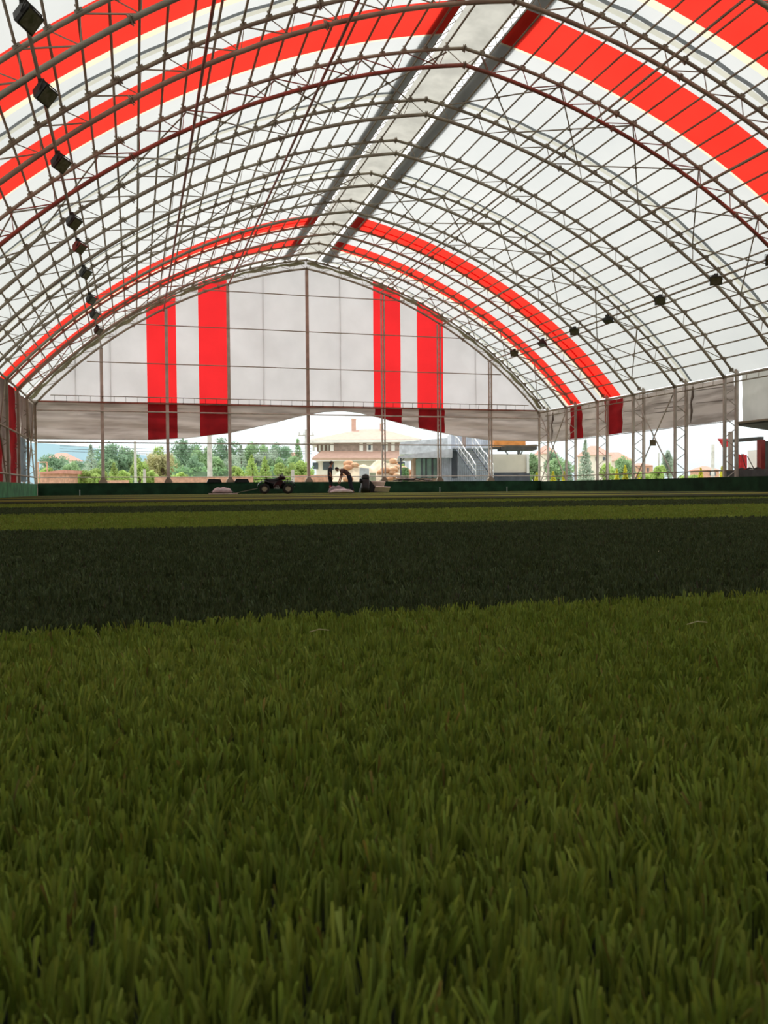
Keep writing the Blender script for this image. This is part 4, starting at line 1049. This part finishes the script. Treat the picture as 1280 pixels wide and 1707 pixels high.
# the large house
D = 118
hs = thing('house', 'large two-storey villa with brown upper walls, cream trim and pinkish hip roof', 'house', gp(600, D))
w = MB(); mono(w, 527, 672, 800, 765, 765, D, 12, zb=0); w.build('lower_wall', M['cream_wall'], hs)
w = MB(); mono(w, 556, 672, 752, 735, 735, D, 11); w.build('upper_wall', M['brown_wall'], hs)
w = MB(); mono(w, 528, 556, 752, 735, 735, D+3.5, 7); w.build('porch_wall', M['brown_wall'], hs)
w = MB(); mono(w, 524, 668, 768.5, 763, 763, D-1.6, 1.0); w.build('lower_fascia', M['white_wall'], hs)
w = MB(); mono(w, 512, 700, 738, 733.5, 732.5, D-1.2, 14); w.build('upper_fascia', M['white_wall'], hs)
dy = Vector((fw.x, fw.y, 0)).normalized()
a, b = AT(512, 733.3, D-1.2), AT(703, 732.2, D-1.2); c, d = b+dy*14, a+dy*14; r0, r1 = AT(603, 711, D)+dy*5, AT(634, 711, D)+dy*5
m = MB(); m.add([a, b, c, d, r0, r1], [(0, 1, 5, 4), (1, 2, 5), (2, 3, 4, 5), (3, 0, 4), (3, 2, 1, 0)]); m.build('hip_roof', M['tile_pale'], hs)
a, b = AT(520, 763.2, D-1.8), AT(676, 763.2, D-1.8); c, d = AT(680, 751.5, D), AT(536, 751.5, D)
m = MB(); m.add([a, b, c, d, a+dy*.2-Vector((0, 0, .3)), b+dy*.2-Vector((0, 0, .3))], [(0, 1, 2, 3), (0, 4, 5, 1)]); m.build('skirt_roof', M['tile_pale'], hs)
for x in (550, 599, 652): 
    w = MB(); mono(w, x, x+6, 752, 735, 735, D-.25, .5); w.build('corner_pilaster', M['white_wall'], hs)
for x in (521, 531, 538, 545): 
    w = MB(); mono(w, x, x+3, 752, 736, 736, D+1.2, .4); w.build('porch_post', M['white_wall'], hs)
for x in (611, 636):
    w = MB(); mono(w, x, x+10, 753, 738, 738, D-.2, .3); f_ = w.build('window', M['white_wall'], hs); w = MB(); mono(w, x+3, x+7, 750, 741, 741, D-.28, .1); w.build('pane', M['winglass'], f_)
for x0, x1, y0, y1 in ((538, 556, 783, 770), (521, 530, 782, 771), (655, 678, 778, 770)):
    w = MB(); mono(w, x0, x1, y0, y1, y1, D-.15, .3); w.build('dark_window', M['winglass'], hs)
for x0, x1, yt, yb_ in ((585.5, 593, 697, 716), (633, 639, 705, 713)):
    w = MB(); mono(w, x0, x1, yb_+4, yt+1.5, yt+1.5, D+4, 1); ch = w.build('chimney', M['tile_pale'], hs); w = MB(); mono(w, x0-.8, x1+.8, yt+1.6, yt, yt, D+3.9, 1.2); w.build('chimney_cap', M['white_wall'], ch)

# soil and rubble heap
hc = gp(625, 76); m = MB(); vs = []; nx, ny = 44, 16; wx = 5.0
for i in range(nx+1):
    for j in range(ny+1):
        u, v = i/nx*2-1, j/ny*2-1; h = 2.5*max(0, 1-abs(u)**2.6)*max(0, 1-v*v)*(1+.1*math.sin(u*9+v*4)+.06*math.sin(u*23)); vs.append((hc[0]+u*wx, hc[1]+v*2.4, h+random.uniform(-.04, .04)*(h > .1)))
m.add(vs, [(i*(ny+1)+j, (i+1)*(ny+1)+j, (i+1)*(ny+1)+j+1, i*(ny+1)+j+1) for i in range(nx) for j in range(ny)])
m.solo('soil_heap', M['dirt'], 'pale sunlit heap of soil and rubble outside behind the workers', 'heap', smooth=True)
RR = random.Random(5); RS = []
def hh(u, v): return 2.5*max(0, 1-abs(u)**2.6)*max(0, 1-v*v)*(1+.1*math.sin(u*9+v*4)+.06*math.sin(u*23))
for k in range(26):
    u = RR.choice([RR.uniform(-.1, .72), RR.uniform(.1, .7), RR.uniform(-.62, -.35)]); RS.append((u, RR.uniform(-.78, -.05), RR.uniform(.18, .38), RR.random() < .5))
RS.sort()
for k, (u, v, r, o_) in enumerate(RS):
    m = MB(); m.ball((hc[0]+u*wx, hc[1]+v*2.4, hh(u, v)+r*.35), (r*1.3, r, r*.75), 12, 8, jit=.09)
    m.solo('rock', M['stone_o'] if o_ else M['stone'], '%s rock on the soil heap, %s from the left' % ('orange' if o_ else 'pale', ORD[k]), 'rock', 'rocks on the soil heap', smooth=True)
m = MB(); mono(m, 599, 615, 796, 779, 781, 70, .8, zb=0); m.solo('covered_block', M['zinc'], 'pale blue grey covered block in front of the soil heap', 'block')
m = MB(); mono(m, 616, 626, 800, 788, 788, 69, .9, zb=0); m.solo('crate', mat('grey_green_crate', (.34, .38, .28), .8), 'grey green crate right of the pale covered block', 'crate')

# metal clad building with stair
D = 66
mb_ = thing('metal_building', 'blue grey corrugated building with a glazed front and sloping canopy', 'building', gp(740, D))
w = MB(); mono(w, 689, 734, 800, 757, 752, D, 6, zb=0); w.build('front_wall', mat('tan_render', (.50, .36, .27), .8), mb_)
for x0, x1 in ((693, 702), (704, 709), (711, 719), (722, 728)):
    w = MB(); mono(w, x0, x1, 797, 765.5, 764, D-.1, .1); w.build('glass_pane', M['greenglass'], mb_)
for x in (702, 709.5, 719.5, 728.5): 
    w = MB(); mono(w, x, x+2, 797, 765, 764, D-.16, .15); w.build('mullion', M['corr_d'], mb_)
w = MB(); mono(w, 664, 754, 763.5, 761, 747.5, D-1.2, 7.5)
a0_, b0_ = AT(664, 763.5, D-1.2), AT(754, 750.5, D-1.2)
w.build('canopy_roof', M['zinc'], mb_)
def corrugated(x0, x1, yb, yt, D, dep, nr, mm, nm, par, zb=None):
    w = MB(); mono(w, x0, x1, yb, yt, yt, D, dep, zb=zb)
    for k in range(nr): 
        t = (k+.5)/nr; xx = x0+(x1-x0)*t; hw = (x1-x0)/nr*.22; mono(w, xx-hw, xx+hw, yb, yt, yt, D-.05, .05, zb=zb)
    return w.build(nm, mm, par)
corrugated(734, 752, 800, 751, D-.8, 6, 7, M['corr'], 'corrugated_wall', mb_, zb=0)
corrugated(752, 816, 800, 747, D, 5, 18, M['corr'], 'corrugated_wall', mb_, zb=0)
corrugated(752, 814, 747, 722, D+2.5, 4, 16, M['zinc'], 'upper_wall', mb_)
corrugated(770, 776, 747, 722, D+2.4, .2, 2, M['brown_wall'], 'upper_door', mb_)
w = MB(); mono(w, 752, 816, 747.6, 745.6, 745.6, D-.9, 3.4); w.build('balcony_slab', M['zinc'], mb_)
w = MB(); mono(w, 753, 762, 797, 752, 752, D-.06, .1); w.build('dark_doorway', M['corr_d'], mb_)
w = MB(); p1 = gp(668, D-1); p2 = AT(668, 761, D-1); w.rod(p1, p2, .06, 6); w.rod(AT(668, 769, D-1), AT(677, 761, D-1), .035, 5); w.build('canopy_post', M['corr_d'], mb_)
zr_ = thing('sheet_roof', 'pale zinc sheet roof behind the glazed building', 'roof', gp(705, 84))
w = MB(); mono(w, 667, 755, 757, 737, 729, 84, 5); w.build('sheet', M['zinc'], zr_)
for k in range(3):
    p = gp(680+k*28, 84.5); w = MB(); w.bx(p[0]-.15, p[0]+.15, p[1]+.2, p[1]+.5, 0, topz(757, 84)); w.build('support', M['zinc'], zr_)
# outside stair, descending to the right and towards the pitch
sr = thing('outdoor_stair', 'grey metal stair with white handrails on the corrugated building', 'stair', gp(775, 62))
top_ = AT(760, 749, D-1.0); bot = AT(793, 797, D-4.6); N = 13
wv = Vector((rt0.x, rt0.y, 0))*1.25
tr = MB(); 
for k in range(N):
    t = k/(N-1); p = top_.lerp(bot, t); c = p+wv*.5; tr.box(c, (1.25, .26, .04), rot=Matrix.Rotation(-TH, 3, 'Z'))
tr.build('treads', M['chrome'], sr)
for s, nm in ((0, 'left'), (1, 'right')):
    st_ = MB(); st_.tube([top_+wv*s, bot+wv*s], .06, 4); st_.build('stringer', M['corr_d'], sr)
    H_ = Vector((0, 0, .95)); pts = [top_+wv*s+H_+Vector((-.9, .4, .9)), top_+wv*s+H_, top_.lerp(bot, .12)+wv*s+H_*1.12, top_.lerp(bot, .55)+wv*s+H_, top_.lerp(bot, .66)+wv*s+H_*1.12, bot+wv*s+H_]
    h_ = MB(); h_.tube(pts, .045, 6); hr = h_.build('handrail', M['rail'], sr)
    b_ = MB()
    for k in range(8): t = k/7; b_.rod(top_.lerp(bot, t)+wv*s, top_.lerp(bot, t)+wv*s+H_, .022, 4)
    b_.rod(top_+wv*s+H_*.5, bot+wv*s+H_*.5, .02, 4); b_.build('balusters', M['rail'], hr)
# white container and awning to the right of the stair
ct = thing('site_cabin', 'cream site cabin with a dark awning and grey base', 'cabin', gp(850, 70))
w = MB(); mono(w, 822, 881, 788, 757, 757, 70, 3); w.build('wall', M['cream_wall'], ct)
w = MB(); mono(w, 820, 883, 800, 788, 788, 69.9, 3.2, zb=0); w.build('base', M['corr_d'], ct)
w = MB(); mono(w, 878, 882, 789, 757, 757, 69.8, .3); w.build('corner_post', M['white_wall'], ct)
w = MB(); mono(w, 836, 895, 750, 744, 741, 66.5, 2.5); mono(w, 820, 850, 748, 745, 745, 66.8, 1.5); aw = w.build('awning', M['dark'], ct)
w = MB()
for x in (840, 868, 872): w.tube([AT(x, 749, 67), AT(x+(6 if x == 840 else -4), 757, 69.9)], .06, 5)
w.build('awning_bracket', M['corr_d'], aw)
w = MB(); mono(w, 824, 876, 744, 731, 733, 76, 3); pz = gp(850, 77); m2 = w.build('panel', M['orange'], ct, label='orange panel above the cabin')
w = MB(); w.bx(pz[0]-2, pz[0]-1.8, pz[1]+.4, pz[1]+.6, 0, topz(744, 77)); w.bx(pz[0]+1, pz[0]+1.2, pz[1]+.4, pz[1]+.6, 0, topz(744, 77)); w.build('panel_leg', M['corr_d'], m2)

# hanging brown box in the right openings
_d = ray(1088, 738); p = CAM+_d*((15.0-CAM.x)/_d.x); bx_ = thing('hanging_sign', 'small square brown board fixed to a wire between the right columns', 'board', (p.x, p.y, p.z))
w = MB(); w.box(p, (.30, .05, .30), rot=Matrix.Rotation(-.6, 3, 'Z')); w.build('board', mat('olive_brown_board', (.20, .17, .10), .8), bx_)
w = MB(); w.rod(p+Vector((0, 0, .15)), (p.x, p.y, 3.08), .01, 4); w.build('hanger', M['dark'], bx_)

# ------------------------------------------------------------------ annex beyond the right wall
ax_ = thing('annex', 'dark lean-to with dark red posts beyond the right columns', 'annex', (20, 33, 0))
XA = 16.4
w = MB(); 
for k in range(1): w.add([(15.9, 12, 2.95), (15.9, 32.4, 2.95), (23, 33.5, 2.35), (23, 12, 2.35), (15.9, 12, 3.05), (15.9, 32.4, 3.05), (23, 33.5, 2.45), (23, 12, 2.45)], [(0, 1, 2, 3), (7, 6, 5, 4), (0, 4, 5, 1), (1, 5, 6, 2), (2, 6, 7, 3), (3, 7, 4, 0)])
w.build('roof', M['dark'], ax_)
def fromx(x, y, X): d = ray(x, y); return CAM+d*((X-CAM.x)/d.x)
for x0, x1, mm, X, lab in ((1264.5, 1272, 'post_red', 20, None), (1214, 1221, 'column', 16.3, 'grey brown post')):
    a, b = fromx(x0, 800, X), fromx(x1, 800, X); hx = .12 if X > 17 else .03; w = MB(); w.bx(X-hx, X+hx, min(a.y, b.y), max(a.y, b.y), 0, 2.75 if X < 17 else 2.55); w.build('post', M[mm], ax_, label=lab)
a, b = fromx(1221, 735, 20.3), fromx(1270, 735, 20.3); w = MB(); w.bx(20.2, 20.4, b.y, a.y, a.z-.08, a.z+.09); w.build('cross_beam', M['dark'], ax_)
w = MB(); a, b = fromx(1272, 740, 20.6), fromx(1330, 740, 20.6); w.bx(20.5, 20.7, b.y, a.y, 0, 2.5); w.build('dark_wall', M['dark'], ax_)
w = MB(); a, b = fromx(1206, 796, 15.9), fromx(1300, 796, 15.9); w.bx(15.85, 16.2, b.y, a.y, .62, .98); w.solo('kerb_wall', mat('dark_grey_kerb', (.11, .11, .11), .8), 'dark grey low wall above the green board at the right edge', 'wall')
a, b = fromx(1246, 740, 24), fromx(1261, 740, 24); w = MB(); w.bx(24, 24.2, b.y, a.y, 0, 2.3); w.solo('white_door_panel', M['white_wall'], 'pale door panel seen past the dark red post', 'door')
# red cloth
a, b = fromx(1226, 760, 22.6), fromx(1243, 760, 22.6); w = MB(); vs = []
for i in range(15):
    for j in range(9):
        y = b.y+(a.y-b.y)*i/14; z = (2.0)*j/8*(1-.04*math.sin(i)); vs.append((22.6+.06*math.sin(i*1.4+j*.3), y, z+(.05*math.sin(i*.9) if j == 8 else 0)))
w.add(vs, [(i*9+j, (i+1)*9+j, (i+1)*9+j+1, i*9+j+1) for i in range(14) for j in range(8)]); w.add([(v[0]+.03, v[1], v[2]) for v in vs], [(i*9+j, i*9+j+1, (i+1)*9+j+1, (i+1)*9+j) for i in range(14) for j in range(8)])
w.solo('red_banner', M['red_cloth'], 'red cloth hanging beyond the rightmost full column', 'cloth', smooth=True)
a = AT(1204, 735, 60); w = MB(); vs = []
w.prism([(a.x-.35, a.z+.15), (a.x+.55, a.z+.15), (a.x+.55, a.z+.05), (a.x+.45, a.z-.4), (a.x+.1, a.z-.45), (a.x-.1, a.z-.15)], a.y-.1, a.y+.1)
rbx = thing('red_awning', 'small red awning left of the rightmost full column', 'awning', (a.x, a.y, 0)); w.build('canopy', M['red_cloth'], rbx)
w = MB(); w.rod((a.x+.5, a.y+.2, 0), (a.x+.5, a.y+.2, a.z+.15), .05, 6); w.build('pole', M['rail'], rbx)
# leaning tools
for k, (x0, y0_, x1, y1_) in enumerate(((1223, 757, 1231, 781), (1236, 757, 1244, 783), (1246, 761, 1257, 783))):
    a, b = fromx(x0, y0_, 16.4), fromx(x1, y1_, 16.2); b.z = .985; w = MB(); w.rod(a, b, .02, 6); root = thing('hand_tool', 'dark long-handled tool leaning on the low wall, %s of three' % ('left', 'middle', 'right')[k], 'tool', tuple(b), 'leaning tools'); w.build('handle', M['wood_d'], root)
    w = MB(); w.tube([b+Vector((0, 0, .02)), b+Vector((0, -.2, .06)), b+Vector((0, -.42, .03))], [.03, .05, .02], 6); 
    for j in range(4): w.rod(b+Vector((0, -.1*j, .06)), b+Vector((-.08, -.1*j-.03, .015)), .012, 4)
    w.build('tool_head', M['dark'], root)
a = fromx(1274, 778, 17.5); w = MB(); w.box((17.6, a.y-.6, .95), (.7, 1.2, .06)); 
for dx in (-.3, .3):
    for dy_ in (-.5, .5): w.bx(17.6+dx-.03, 17.6+dx+.03, a.y-.6+dy_-.03, a.y-.6+dy_+.03, 0, .95)
w.solo('dark_table', M['dark'], 'dark table at the right edge beyond the low wall', 'table')
